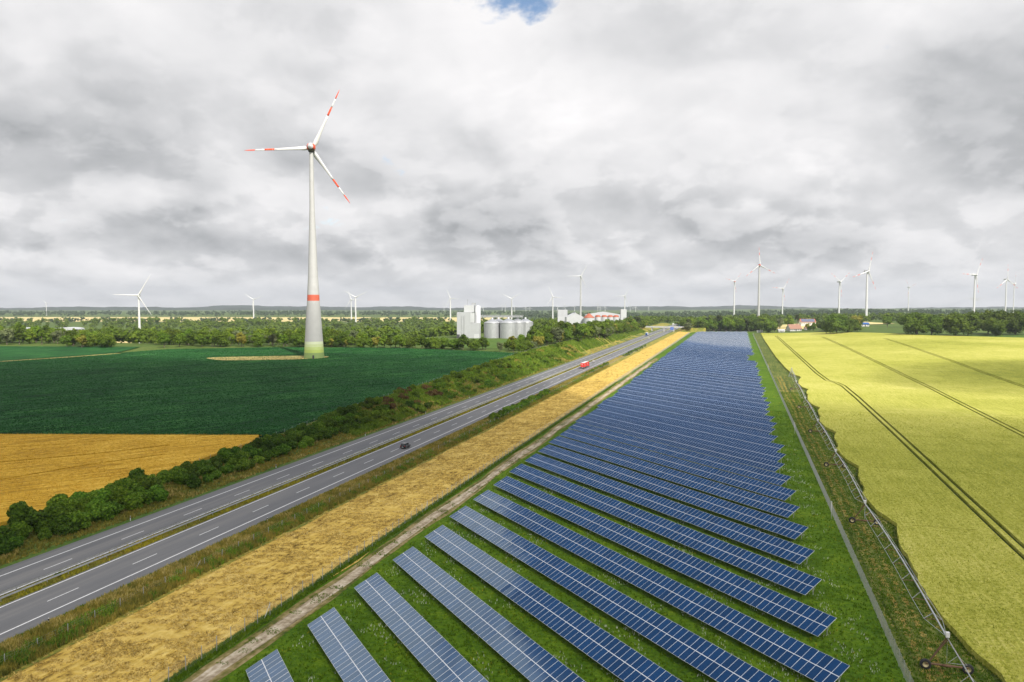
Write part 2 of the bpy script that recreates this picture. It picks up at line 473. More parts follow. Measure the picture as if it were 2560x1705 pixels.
M['tower'] = plain('tower_concrete', (.46, .46, .445), .55, var=.05, scale=.25)
M['red'] = plain('signal_red_paint', (.72, .085, .03), .4, var=.05, scale=.3)
M['band_red'] = plain('faded_red_paint', (.62, .13, .07), .5, var=.08, scale=.5)
for i, c in enumerate([(.22, .31, .10), (.42, .52, .12), (.47, .56, .20), (.55, .62, .32), (.62, .67, .45)]):
    M['tg%d' % i] = plain('tower_green_shade', c, .55, var=.05, scale=.4)
M['steel'] = plain('galvanised_steel', (.50, .51, .52), .42, .6, var=.15, scale=2)
M['alu'] = plain('aluminium_frame', (.76, .77, .79), .45, .0, var=.05, scale=3)
M['dark'] = plain('dark_rubber', (.02, .02, .021), .8)
M['black'] = plain('black_gloss_paint', (.010, .011, .013), .16, var=.05)
M['glass'] = plain('vehicle_glass', (.02, .025, .03), .06, var=.05)
M['truck_red'] = plain('red_tarpaulin', (.62, .025, .015), .45, var=.08, scale=.6)
M['truck_blue'] = plain('blue_vehicle_paint', (.02, .09, .30), .35, var=.06)
M['roofwhite'] = plain('pale_tarpaulin', (.62, .62, .62), .6, var=.12, scale=.8)
M['silver'] = plain('silver_paint', (.55, .56, .57), .3, .3)
M['lamp_red'] = plain('red_lamp_glass', (.35, .01, .012), .25)
M['plate'] = plain('number_plate', (.78, .78, .74), .5)
M['concrete'] = plain('concrete', (.46, .45, .43), .8, var=.15, scale=.6, bump=.2)
M['clad'] = plain('pale_cladding', (.40, .41, .42), .5, var=.05, scale=.25)
M['clad2'] = plain('white_cladding', (.50, .51, .52), .5, var=.05, scale=.25)
M['tin'] = plain('dark_opening', (.05, .05, .055), .6)
M['orange'] = plain('orange_roof', (.36, .105, .055), .6, var=.12, scale=.4)
M['tile'] = plain('brown_tiles', (.30, .16, .11), .8, var=.2, scale=1.2)
M['wall'] = plain('rendered_wall', (.62, .60, .56), .8, var=.08)
M['pvroof'] = plain('roof_panels', (.10, .14, .21), .2, var=.1, scale=.8)
M['rustbeam'] = plain('weathered_steel', (.15, .085, .045), .7, .2, var=.35, scale=1.2)
M['rim'] = plain('yellowed_rim', (.42, .36, .20), .6, .2)
M['sign_blue'] = plain('sign_blue', (.012, .10, .50), .45, var=.04)
M['post'] = plain('fence_post_steel', (.42, .43, .42), .5, .4, var=.15)
M['wire'] = plain('fence_wire', (.55, .57, .57), .5, .4, var=.1)
M['greenbox'] = plain('green_cabinet', (.12, .24, .15), .5, var=.1)

def corrugated():
    m, n, bs = newmat('corrugated_steel')
    co = n.new('ShaderNodeTexCoord').outputs['Object']
    w = n.new('ShaderNodeTexWave', wave_type='BANDS', bands_direction='Z'); n.put(w.inputs['Vector'], co); w.inputs['Scale'].default_value = 1.6
    f = n.noise(co, .4, 4)
    st = n.noise(n.mapping(co, scale=(2, 2, .08)), 1.0, 4)
    n.put(bs.inputs['Base Color'], n.ramp(n.math('ADD', n.math('MULTIPLY', f, .5), n.math('MULTIPLY', st, .5)), [(.3, (.42, .43, .44)), (.7, (.60, .61, .62))]))
    bs.inputs['Metallic'].default_value = .55; bs.inputs['Roughness'].default_value = .45
    n.put(bs.inputs['Normal'], n.bump(w.outputs['Fac'], .5, .04))
    return m
M['corr'] = corrugated()

def pv_mat(name, base):
    """blue silicon cells behind glass: cell grid, fine bus bars, mirror-like cover"""
    m, n, bs = newmat(name)
    uvn = n.new('ShaderNodeTexCoord').outputs['UV']
    v = n.mapping(uvn, scale=(6, 12, 1))
    sp = n.new('ShaderNodeSeparateXYZ'); n.put(sp.inputs[0], v)
    def line(s_, w):
        fr = n.math('FRACT', s_); return n.math('LESS_THAN', n.math('ABSOLUTE', n.math('SUBTRACT', fr, .5)), .5 - w)
    cell = n.math('MULTIPLY', line(sp.outputs[0], .035), line(sp.outputs[1], .035))
    oi = n.new('ShaderNodeObjectInfo').outputs['Random']
    fl = n.new('ShaderNodeVectorMath', operation='FLOOR'); n.put(fl.inputs[0], v)
    wn = n.new('ShaderNodeTexWhiteNoise'); n.put(wn.inputs[0], fl.outputs[0])
    tone = n.math('ADD', n.math('MULTIPLY', wn.outputs[0], .10), n.mapr(oi, 0, 1, .72, 1.22, smooth=False))
    col = n.mix((.012, .05, .12), base, cell)
    col = n.vmath('SCALE', col, None, tone)
    n.put(bs.inputs['Base Color'], col)
    # the blue anti-reflection film: bluish mirror when seen steeply, neutral when seen at a slant
    bs.inputs['Roughness'].default_value = .08
    bs.inputs['IOR'].default_value = 2.6
    bs.inputs['Specular IOR Level'].default_value = .5
    bs.inputs['Specular Tint'].default_value = (.58, .80, 1.0, 1)
    return m
M['pv'] = pv_mat('solar_cells', (.0006, .022, .075))

# ------------------------------------------------------------------ ground sheets
rng = np.random.default_rng(7)
def ccw(poly):
    a = sum(p[0] * q[1] - q[0] * p[1] for p, q in zip(poly, list(poly[1:]) + [poly[0]]))
    return list(poly) if a > 0 else list(poly)[::-1]
def tri_sheet(name, poly, level, mat, grid=12.0, height=0.0, grooves=(), groove_mat=None, groove_depth=.55, **kw):
    """polygon laid on the terrain; with height it is a crop standing above the soil with real edges, grooves cut into it"""
    poly = ccw(poly)
    pts = [Vector((p[0], p[1])) for p in poly]
    faces = [list(range(len(pts)))]
    for g in grooves:
        i0 = len(pts); pts += [Vector((p[0], p[1])) for p in ccw(g)]; faces.append(list(range(i0, len(pts))))
    P = np.array([(p.x, p.y) for p in pts[:len(poly)]])
    lo, hi_ = P.min(0), P.max(0)
    if grid:
        gx = np.arange(lo[0] + grid * .37, hi_[0], grid); gy = np.arange(lo[1] + grid * .41, hi_[1], grid)
        G = np.array([(a, b_) for a in gx for b_ in gy])
        if len(G):
            G = G[inside(G, P)]
            pts += [Vector((a, b_)) for a, b_ in G]
    vo, eo, fo, ov, oe, of = delaunay_2d_cdt(pts, [], faces, 1, 1e-4)
    xy = np.array([(p.x, p.y) for p in vo])
    z = Z(xy[:, 0], xy[:, 1]) + level
    fo = [f for f, o_ in zip(fo, of) if len(f) == 3 and 0 in o_]
    of2 = [o_ for o_ in of if 0 in o_]
    isg = [any(k > 0 for k in o_) for o_ in of2][:len(fo)]
    if height <= 0:
        me = np_mesh(name, np.column_stack([xy, z]), fo, mat, smooth=True)
        return link(name, me, **kw)
    n = len(xy)
    V = np.vstack([np.column_stack([xy, z + height]), np.column_stack([xy, z + height - groove_depth]), np.column_stack([xy, z - .3])])
    T = []; mi = []
    edge = {}
    for f, g in zip(fo, isg):
        off = n if g else 0
        T.append([i + off for i in f]); mi.append(1 if g else 0)
        for a, b_ in ((f[0], f[1]), (f[1], f[2]), (f[2], f[0])):
            edge.setdefault((min(a, b_), max(a, b_)), []).append((a, b_, g))
    for k, L in edge.items():
        if len(L) == 1:
            a, b_, g = L[0]; t_ = n if g else 0; bt = 2 * n
        elif L[0][2] != L[1][2]:
            a, b_, g = L[0] if not L[0][2] else L[1]; t_ = 0; bt = n
        else:
            continue
        T += [[b_ + t_, a + t_, a + bt], [b_ + t_, a + bt, b_ + bt]]; mi += [2, 2]
    me = np_mesh(name, V, T, mat, midx=mi, mats=[mat, groove_mat or mat, mat])
    return link(name, me, **kw)
def inside(G, P):
    x, y = G[:, 0], G[:, 1]; r = np.zeros(len(G), bool); j = len(P) - 1
    for i in range(len(P)):
        c = ((P[i, 1] > y) != (P[j, 1] > y)) & (x < (P[j, 0] - P[i, 0]) * (y - P[i, 1]) / (P[j, 1] - P[i, 1] + 1e-12) + P[i, 0])
        r ^= c; j = i
    return r
def strip(name, t0, t1, s0, s1, level, mat, wob=0.0, nt=3, ds=8.0, seed=0, parent=None, **kw):
    """ribbon along the motorway between two offsets, edges wobbling by wob"""
    rg = np.random.default_rng(seed + 11)
    s = np.arange(s0, s1 + ds, ds)
    def wv():
        a = np.zeros(len(s))
        if wob:
            for L_, A in ((60, .5), (23, .35), (9, .3)):
                a += A * wob * np.sin(s * 2 * np.pi / L_ + rg.uniform(0, 6.3))
        return a
    e0, e1 = t0 + wv(), t1 + wv()
    V = []
    for k in np.linspace(0, 1, nt):
        t = e0 * (1 - k) + e1 * k
        x, y = s * EX + t * NX, s * EY + t * NY
        V.append(np.column_stack([x, y, Z(x, y) + level]))
    V = np.vstack(V); n = len(s)
    F = [[k * n + i, (k + 1) * n + i, (k + 1) * n + i + 1, k * n + i + 1] for k in range(nt - 1) for i in range(n - 1)]
    return link(name, np_mesh(name, V, F, mat, smooth=True), parent, **kw)

# base terrain to the horizon
def grow(a, b_, n, d0):
    k = np.linspace(-1, 1, n); v = np.sinh(k * 5.2); v /= np.abs(v).max()
    return np.where(v < 0, -v * a, v * b_)
gx = grow(-9000, 9000, 190, 1)
gy = np.concatenate([np.linspace(-260, 40, 12), 40 + 11000 * (np.sinh(np.linspace(0, 5.0, 210)) / np.sinh(5.0))[1:]])
GX, GY = np.meshgrid(gx, gy)
GZ = Z(GX, GY) - .45
nx_, ny_ = len(gx), len(gy)
idx = np.arange(nx_ * ny_).reshape(ny_, nx_)
F = np.stack([idx[:-1, :-1], idx[:-1, 1:], idx[1:, 1:], idx[1:, :-1]], -1).reshape(-1, 4)
link('ground', np_mesh('ground', np.column_stack([GX.ravel(), GY.ravel(), GZ.ravel()]), F, M['ground'], smooth=True), kind='structure', label='rolling green land reaching to the horizon')

# motorway
M['slope'] = soil_mat('slope_grass', [(0, (.035, .07, .012)), (.4, (.085, .125, .02)), (.7, (.17, .18, .035)), (1, (.36, .28, .06))], fine=.9, mid=.10, big=.02, bump=.9)
strip('roadside_verge', -145, -120.2, 20, 572, -.09, M['slope'], .5, nt=9, seed=1, kind='structure', label='overgrown green slope left of the motorway')
strip('roadside_verge', -145, -120.2, 560, 1500, -.10, M['verge'], .5, nt=9, seed=1, kind='structure', label='dry grassy slope left of the motorway near the bridge')
strip('grass_shoulder', -122.3, -120.3, 20, 1500, -.05, M['edge_grass'], .35, nt=3, seed=2, kind='structure')
road_l = strip('road', -120.5, -109.35, 20, 2300, 0, M['asphalt'], nt=5, kind='structure', label='far carriageway of the grey asphalt motorway')
road_r = strip('road', -105.85, -93.9, 20, 2300, 0, M['asphalt'], nt=5, kind='structure', label='near carriageway of the grey asphalt motorway')
strip('median_strip', -109.45, -105.7, 20, 2300, -.03, M['median'], .15, nt=3, seed=3, kind='structure', label='grass median between the two carriageways')
strip('roadside_verge', -94.6, -84.8, 20, 1600, -.07, M['verge'], .5, nt=4, seed=4, kind='structure', label='rough grass verge right of the motorway')
strip('grass_shoulder', -94.15, -92.6, 20, 1600, -.03, M['edge_grass'], .35, nt=3, seed=5, kind='structure')
strip('hay_strip', -86.2, -64.6, 20, 1600, -.12, M['dry_strip'], .8, nt=6, seed=6, kind='structure', label='mown dry hay strip between motorway and solar park')
strip('solar_park_lawn', -66.5, 21.5, 20, 1140, -.20, M['solar_grass'], .4, nt=24, seed=7, kind='structure', label='green lawn under the solar panel rows')
strip('fence_grass', -65.7, -64.2, 20, 1120, -.10, M['edge_grass'], .4, nt=3, seed=8, kind='structure')
M['dirt'] = soil_mat('worn_earth', [(0, (.05, .075, .012)), (.35, (.13, .12, .03)), (.65, (.24, .19, .08)), (1, (.36, .29, .15))], fine=1.1, mid=.16, big=.04, rowscale=(1.0, .10, 1), bump=.7)
strip('worn_path_edge', -63.7, -59.7, 20, 600, -.17, M['dirt'], .6, nt=5, seed=19, kind='structure', label='worn earthy edge of the gravel track')
strip('gravel_path', -62.6, -60.5, 20, 560, -.14, M['track'], .45, nt=4, seed=9, kind='structure', label='pale gravel track along the solar park fence')
strip('field_margin', 20.6, 37, 20, 1100, -.17, M['margin_grass'], .4, nt=6, seed=10, kind='structure', label='grass margin with wheel ruts under the irrigation boom')
for r_, ts in ((road_l, (-117.4, -109.75)), (road_r, (-105.3, -96.75))):
    for t in ts:
        strip('edge_line', t - .13, t + .13, 20, 1600, .012, M['paint'], nt=2, ds=20, parent=r_)
dash = np_mesh('lane_dash', [(-.09, 0, 0), (.09, 0, 0), (.09, 5.7, 0), (-.09, 5.7, 0)], [(0, 1, 2, 3)], M['paint'])
for r_, t, s0 in ((road_l, -113.15, 96.5), (road_r, -100.6, 86.2)):
    for k in range(-3, 72):
        x, y = ST(s0 + 16.85 * k, t)
        link('lane_dash', dash, r_, (x, y, .012), ROADROT)

# ------------------------------------------------------------------ fields
def jit(poly, step, amp, seed):
    """outline with extra points and a little unevenness"""
    rg = random.Random(seed); out = []
    for i, p in enumerate(poly):
        q = poly[(i + 1) % len(poly)]
        L_ = math.hypot(q[0] - p[0], q[1] - p[1]); n = max(1, int(L_ / step))
        for k in range(n):
            f = k / n; a = amp if k else amp * .3
            out.append((p[0] + (q[0] - p[0]) * f + rg.uniform(-a, a), p[1] + (q[1] - p[1]) * f + rg.uniform(-a, a)))
    return out
def ribbon(pts, w):
    """closed outline round a polyline"""
    L_, R_ = [], []
    for i, p in enumerate(pts):
        a = pts[max(0, i - 1)]; b_ = pts[min(len(pts) - 1, i + 1)]
        dx_, dy_ = b_[0] - a[0], b_[1] - a[1]; k = math.hypot(dx_, dy_) or 1
        nx, ny = -dy_ / k * w / 2, dx_ / k * w / 2
        L_.append((p[0] + nx, p[1] + ny)); R_.append((p[0] - nx, p[1] - ny))
    return L_ + R_[::-1]
BOOM = [(102.3, 25.6), (166.5, 25.8), (221.9, 26.6), (277.8, 27.3), (340, 28.2), (409, 29.4), (480, 31.8)]   # towers of the boom, s and t
edge = [(20, 30)]
for i, (s, t) in enumerate(BOOM[:-1]):
    edge += [(s - 26, t + 3.6), (s - 13, t + 3.9), (s - 7, t + 4.8), (s - 3.0, t + 5.6), (s - .5, t + 5.9), (s + 1.8, t + 5.3), (s + 7, t + 4.1), (s + 14, t + 3.4), (s + 24, t + 3.0)]
edge += [(455, 34), (470, 36.5), (478, 36.2), (490, 33), (540, 31.5), (640, 30), (900, 30), (1090, 31)]
wheat_poly = [ST(*p) for p in edge] + [(352, 1052), (405, 985), (430, 905), (452, 806), (519, 756), (640, 690), (640, 30)]
tram = []
def line_st(pts, jog=0):
    out = []
    for (a, b_) in zip(pts[:-1], pts[1:]):
        n = max(1, int(abs(b_[0] - a[0]) / 15))
        out += [(a[0] + (b_[0] - a[0]) * k / n, a[1] + (b_[1] - a[1]) * k / n) for k in range(n)]
    return out + [pts[-1]]
for off in (-1.05, 1.05):
    for pts in ([(25, 49.2), (160, 50.2), (280, 52.6), (380, 54.2), (430, 54.4), (446, 52.6), (456, 49.4), (500, 48.3), (700, 48.0), (1010, 47.5)],
                [(140, 90.5), (280, 93.0), (430, 96.5), (600, 96.5), (940, 95)],
                [(250, 139.5), (400, 143), (600, 146), (850, 146)]):
        L_ = line_st([(s, t + off) for s, t in pts])
        tram.append(ribbon([ST(s + random.Random(int(s * 7)).uniform(-.1, .1), t) for s, t in L_], .95))
tracks = []
for i, (s, t) in enumerate(BOOM[1:5]):
    pts = [(s - 1.0 - .00035 * (q - t) ** 2, q) for q in np.arange(t + 9, 150, 8)]
    # the faint wheel marks of the boom stop short of the tramlines so that outlines never cross
    seg = []
    for q0, q1 in ((t + 8.5, 46.0), (57.5, 88.0), (100, 137)):
        p_ = [(s - 1.0 - .00035 * (q - t) ** 2, q) for q in np.linspace(q0, q1, 6)]
        tracks.append(ribbon([ST(*k) for k in p_], .38))
tri_sheet('wheat_field', jit(wheat_poly, 2.2, .28, 3), -.10, M['wheat'], 14, .80, tram + tracks, M['groove'], .62, kind='structure', label='wide yellow-green wheat field with dark tramlines')

beet_poly = [(-80.5, 238), (-76, 243), ST(260, -143.2), ST(330, -143), ST(410, -143), ST(486, -144.5), (-18, 523), (-82, 557), (-178, 572), (-262, 566), (-284, 537), (-331, 482), (-520, 470), (-520, 262), (-168.4, 243.5)]
beet_tram = []
for k in range(9):
    for off in (-1.0, 1.0):
        x0_, y0_ = -330 + 6 * k, 262 + 33 * k + off
        pts_ = [(x0_ + 320 * q, y0_ + 95 * q + 14 * q * q) for q in np.linspace(0, 1, 22)]
        pts_ = [p for p in pts_ if inside(np.array([p]), np.array(beet_poly))[0] and p[0] * NX + p[1] * NY < -152]
        if len(pts_) > 3:
            beet_tram.append(ribbon(pts_, .55))
tri_sheet('green_crop_field', jit(beet_poly, 9, .35, 5), -.10, M['beet'], 12, .5, beet_tram, M['groove'], .4, kind='structure', label='dark green leafy crop field with the large turbine')
barley_poly = [(-168.4, 242.4), (-520, 261), (-520, 60), ST(60, -143.5), ST(120, -143.2), ST(180, -143.2), ST(193, -142.8), (-81.2, 236.8)]
lane_b = [ribbon([(-165, 196), (-140, 205), (-120, 214), (-104, 224)], 1.3), ribbon([(-178, 150), (-150, 165), (-128, 186), (-116, 200), (-100, 212)], 1.3),
          ribbon([(-160, 222), (-140, 226), (-126, 232)], .8)]
tri_sheet('golden_grain_field', jit(barley_poly, 8, .3, 6), -.10, M['barley'], 14, .85, lane_b, M['verge'], .45, kind='structure', label='ripe golden grain field left of the hedge')
ring = [(-160 + 38 * math.cos(a) * (1 + .12 * math.sin(3 * a)), 482 + 15.5 * math.sin(a) * (1 + .2 * math.sin(2 * a + 1)) - .0 * math.cos(a)) for a in np.linspace(0, 2 * math.pi, 40)[:-1]]
tri_sheet('dry_grass_patch', ring, .46, M['stubble'], 8, kind='structure', label='dry yellow grass patch round the foot of the large turbine')
path_l = ribbon([(-520, 440), (-400, 462), (-331, 478), (-300, 508), (-281, 532)], 5)
tri_sheet('field_path', path_l, .46, M['stubble'], 10, kind='structure', label='dry grass path at the edge of the green field')
tri_sheet('far_crop_field', [(-560, 482), (-335, 484), (-288, 540), (-300, 600), (-560, 640)], .1, M['beet'], 14, kind='structure', label='second green crop strip beyond the grass path')
tri_sheet('meadow', [(-130, 620), (-10, 560), (5, 700), (-110, 708)], -.2, M['edge_grass'], 12, kind='structure', label='green meadow in front of the grain silos')
for poly, nm in (([(-700, 1120), (-510, 1150), (-480, 1320), (-760, 1330)], 'small golden field among the left woods'),
                 ([(-560, 860), (-430, 850), (-400, 930), (-560, 960)], 'golden stubble patch beside the left turbine'),
                 ([(-2100, 2480), (-1350, 2500), (-600, 2420), (-600, 3250), (-1500, 3300), (-2500, 3300)], 'long pale grain field under the far left treeline'),
                 ([(-560, 2440), (-60, 2480), (0, 3200), (-560, 3250)], 'pale grain field behind the two white turbines'),
                 ([(430, 1120), (640, 1240), (640, 1420), (420, 1330)], 'golden field behind the farm houses')):
    tri_sheet('far_field', jit(poly, 60, 6, 9), .3, M['pale_field'], 60, kind='structure', label=nm)
tri_sheet('meadow', [(470, 800), (640, 705), (720, 760), (600, 860)], -.1, M['edge_grass'], 20, kind='structure', label='green meadow at the right edge beyond the wheat')

# ------------------------------------------------------------------ clouds overhead: their shade lies on the near land
cm, cn, cb = newmat('cloud_vapour')
cn.n.remove(cb)
pv = cn.new('ShaderNodeVolumePrincipled')
pv.inputs['Color'].default_value = (1, 1, 1, 1); pv.inputs['Density'].default_value = .0075; pv.inputs['Anisotropy'].default_value = .35
cn.l.new(pv.outputs[0], cn.n['Material Output'].inputs['Volume'])
CLOUD_Z = 760.0
def cloud(gx_, gy_, rx, ry, rz, seed, rot=0.0):
    k = CLOUD_Z / math.tan(R(SUN_EL))
    hx, hy = math.sin(R(SUN_AZ)), math.cos(R(SUN_AZ))
    bm = bmesh.new(); bmesh.ops.create_icosphere(bm, subdivisions=4, radius=1)
    rg = random.Random(seed); ph = [(rg.uniform(-3, 3), rg.uniform(-3, 3), rg.uniform(-3, 3), rg.uniform(0, 6)) for _ in range(7)]
    for v in bm.verts:
        c = v.co.copy(); d = 1 + sum(.055 * math.sin(1.6 * (a * c.x + b_ * c.y + e * c.z) + p) for a, b_, e, p in ph)
        v.co = Vector((c.x * rx * d, c.y * ry * d, c.z * rz * (d if c.z > 0 else .55 * d)))
    me = bpy.data.meshes.new('cloud'); bm.to_mesh(me); bm.free(); me.materials.append(cm)
    return link('cloud', me, None, (gx_ + hx * k, gy_ + hy * k, CLOUD_Z), rot, kind='structure', label='grey cumulus cloud passing over the near fields')
# ------------------------------------------------------------------ solar park
RX = (.48444, -.87482); RY = (.87482, .48444)        # along a row (towards the right end), up the slope
ROWROT = math.atan2(RX[1], RX[0])
PW, PQ, GAPX, GAPQ = 1.078, 2.06, .012, .06
def panel_template(tilt):
    f = .019; a, q = PW, PQ
    rect = lambda x0, x1, q0, q1, h: [(x0, q0, h), (x1, q0, h), (x1, q1, h), (x0, q1, h)]
    P = np.array(rect(0, a, 0, q, .04) + rect(f, a - f, f, q - f, .04) + rect(0, a, 0, q, 0))
    Q = [(0, 1, 5, 4), (1, 2, 6, 5), (2, 3, 7, 6), (3, 0, 4, 7), (4, 5, 6, 7), (8, 9, 1, 0), (9, 10, 2, 1), (10, 11, 3, 2), (11, 8, 0, 3), (11, 10, 9, 8)]
    mi = [0, 0, 0, 0, 1, 0, 0, 0, 0, 0]
    ct, st = math.cos(tilt), math.sin(tilt)
    V = np.column_stack([P[:, 0], P[:, 1] * ct - P[:, 2] * st, P[:, 1] * st + P[:, 2] * ct])
    return V, np.array(Q), mi
def panel_mesh(name, offs, tilt):
    V, Q, mi = panel_template(tilt)
    ct, st = math.cos(tilt), math.sin(tilt)
    o = np.array([(x, q * ct, q * st) for x, q in offs])
    VV = (V[None] + o[:, None]).reshape(-1, 3)
    FF = (Q[None] + (np.arange(len(o)) * len(V))[:, None, None]).reshape(-1, 4)
    me = np_mesh(name, VV, FF, None, midx=mi * len(o), mats=[M['alu'], M['pv']])
    uv = me.uv_layers.new(name='UVMap')
    one = np.zeros((len(Q), 4, 2)); one[4] = [(0, 0), (1, 0), (1, 1), (0, 1)]
    uv.data.foreach_set('uv', np.tile(one.ravel(), len(o)).astype(np.float32))
    return me
TILT, TILT2 = R(25), R(14)
PANEL = panel_mesh('panel', [(0, 0)], TILT)
NP = 87
POST = MB().mat(M['steel']).box((0, 0, .60), (.09, .13, 1.2)).fix('support_post')
_ct, _st = math.cos(TILT), math.sin(TILT)
RAFTER = MB().mat(M['steel']).tube((0, .3 * _ct, .3 * _st - .13), (0, 4.0 * _ct, 4.0 * _st - .13), .045, n=4).tube((0, 2.35 * _ct, 2.35 * _st - .9), (0, 3.3 * _ct, 3.3 * _st - .13), .03, n=4).fix('rafter')
row_n = 0
for i in range(-1, 79):
    c = 63.3 + (10.25 if i > 5 else 9.75) * (i - 5)
    far = c > 415
    # pitch flattens over the far block, set so its panels mirror pale cloud
    tl = TILT + (TILT2 - TILT) * min(1, max(0, (c - 400) / 200))
    ct, st = math.cos(tl), math.sin(tl)
    # left end where t = -57.2
    t_left = -57.2 + (0.8 * math.sin(i * 1.7) if i > 12 else .25 * math.sin(i * 2.1))
    w = (t_left - c * (NX * RY[0] + NY * RY[1])) / (NX * RX[0] + NY * RX[1])
    ox, oy = RY[0] * c + RX[0] * w, RY[1] * c + RX[1] * w
    n = NP - (6 if 415 < c < 470 else 0)
    k0 = 0
    pos = [k * (PW + GAPX) for k in range(n)]
    def world(x, yl, z):
        return (ox + RX[0] * x + RY[0] * yl, oy + RX[1] * x + RY[1] * yl, z)
    keep = []
    for x in pos:
        wx = world(x, 0, .6)
        if wx[1] > 1078 or wx[1] < 60:
            continue
        keep.append(x)
    if len(keep) < 3:
        continue
    row_n += 1
    near = c <= 152
    if row_n == 1:
        lab = 'solar panel row nearest the camera, cut off at the bottom edge'
    else:
        lab = 'row of blue solar panels, %s from the bottom of the photo' % nth(row_n)
    z0 = Zf(ox + RX[0] * keep[0], oy + RX[1] * keep[0]) - .2
    root = empty('solar_panel_row', (ox, oy, z0 + .85), ROWROT, label=lab, category='solar panels', group='rows of solar panels on the lawn')
    rgp = random.Random(i)
    q2 = PQ + GAPQ
    if near:
        for x in keep:
            for q in (0, q2):
                o = link('panel', PANEL, root, (x, q * ct, q * st))
                o.rotation_euler = (R(rgp.gauss(0, .22)), R(rgp.gauss(0, .22)), 0)
    else:
        o = link('panel_array', panel_mesh('panel_array', [(x, q) for x in keep for q in (0, q2)], tl), root, kind='stuff')
    x0, x1 = keep[0], keep[-1] + PW
    for q in (.45, 1.6, PQ + GAPQ / 2, 2.6, 3.75):
        mid_ = abs(q - PQ) < .1
        mb = MB().mat(M['alu'] if mid_ else M['steel'])
        dq = -.005 if mid_ else .06
        mb.box(((x0 + x1) / 2, q * ct + dq * st, q * st - dq * ct), (x1 - x0, .10 if mid_ else .06, .03 if mid_ else .08))
        mb.obj('support_rail', root)
    # piles under the middle of the table with a slanting rafter, every four panels
    xs = list(np.arange(x0 + .25, x1, 4 * (PW + GAPX)))
    if x1 - xs[-1] > 1.2:
        xs.append(x1 - .25)
    ym = 2.35
    if near:
        for x in xs:
            link('support_post', POST, root, (x, ym * ct, ym * st - 1.30))
        for x in xs:
            link('rafter', RAFTER, root, (x, 0, 0))
    else:
        pst = MB().mat(M['steel'])
        for x in xs:
            pst.box((x, ym * ct, ym * st - .75), (.09, .13, 1.5))
        pst.obj('support_posts', root, kind='stuff')
PARK_END = 1085

# ------------------------------------------------------------------ tufts: many small blades as one growth
def tufts(name, XY, h, w, nb, mat, level=0.0, lean=.5, label=None, seed=0, hvar=.4):
    rg = np.random.default_rng(seed)
    n = len(XY)
    X = np.repeat(XY[:, 0], nb) + rg.normal(0, w * .5, n * nb); Y = np.repeat(XY[:, 1], nb) + rg.normal(0, w * .5, n * nb)
    z = np.repeat(Z(XY[:, 0], XY[:, 1]), nb) + level
    a = rg.uniform(0, 2 * np.pi, n * nb)
    hh = h * rg.uniform(1 - hvar, 1 + hvar, n * nb); ww = w * rg.uniform(.5, 1.1, n * nb)
    ln = hh * lean * rg.uniform(.2, 1, n * nb); a2 = rg.uniform(0, 2 * np.pi, n * nb)
    b0 = np.column_stack([X - np.cos(a) * ww / 2, Y - np.sin(a) * ww / 2, z - .03])
    b1 = np.column_stack([X + np.cos(a) * ww / 2, Y + np.sin(a) * ww / 2, z - .03])
    tp = np.column_stack([X + np.cos(a2) * ln, Y + np.sin(a2) * ln, z + hh])
    V = np.stack([b0, b1, tp], 1).reshape(-1, 3)
    F = np.arange(len(V)).reshape(-1, 3)
    return link(name, np_mesh(name, V, F, mat), kind='stuff', label=label)
def scatter_st(n, s0, s1, t0, t1, seed, pw=1.0):
    rg = np.random.default_rng(seed)
    s = s0 + (s1 - s0) * rg.random(n) ** pw; t = rg.uniform(t0, t1, n)
    return np.column_stack([s * EX + t * NX, s * EY + t * NY])
def clump(XY, scale, thr, seed):
    """keep points where a cheap sum of waves is high, so growth comes in patches"""
    rg = np.random.default_rng(seed); f = np.zeros(len(XY))
    for _ in range(9):
        k = rg.normal(0, 1 / scale, 2); f += np.sin(XY @ k * 6.28 + rg.uniform(0, 6.3))
    return XY[f > thr]
tufts('grass', scatter_st(46000, 55, 330, -59.0, 20.5, 21, 1.6), .26, .22, 3, M['g_green'], -.2, .6, 'short grass between the solar rows', 1)
tufts('flowers', clump(scatter_st(30000, 55, 260, -57, 18, 22, 1.4), 9, 1.2, 5), .28, .045, 4, M['daisy'], -.2, .4, 'small white flowers scattered in the lawn', 2)
tufts('flowers', clump(scatter_st(9000, 60, 420, -57, 20, 23, 1.2), 12, 2.0, 6), .28, .13, 3, M['g_yellow'], -.2, .4, 'yellow flowers scattered in the lawn', 3)
tufts('tall_grass', scatter_st(26000, 55, 520, -93.3, -85.6, 24, 1.5), .75, .26, 4, M['g_mix'], -.08, .6, 'rough tall grass on the verge right of the motorway', 4)
tufts('tall_grass', clump(scatter_st(15000, 55, 620, -93.4, -89, 25, 1.4), 10, -.5, 7), .7, .28, 4, M['g_dry'], -.08, .6, 'dry yellow grass on the verge right of the motorway', 5)
tufts('weeds', clump(scatter_st(11000, 55, 460, -90, -86, 26, 1.4), 8, .8, 8), .8, .45, 5, M['leaf_hedge'], -.08, .7, 'dark weeds along the verge fence', 6)
tufts('grass', scatter_st(16000, 55, 480, -94.0, -92.3, 27, 1.4), .3, .2, 3, M['g_green'], -.05, .6, 'green grass edge right of the motorway', 7)
tufts('hay', clump(scatter_st(42000, 55, 420, -85.5, -66, 28, 1.6), 5, -.6, 9), .16, .42, 3, M['g_hay'], -.12, 1.6, 'loose mown hay on the dry strip', 8)
tufts('grass', scatter_st(12000, 55, 420, -65.7, -64.2, 29, 1.5), .4, .2, 3, M['g_green'], -.12, .6, 'green grass under the fence of the solar park', 9)
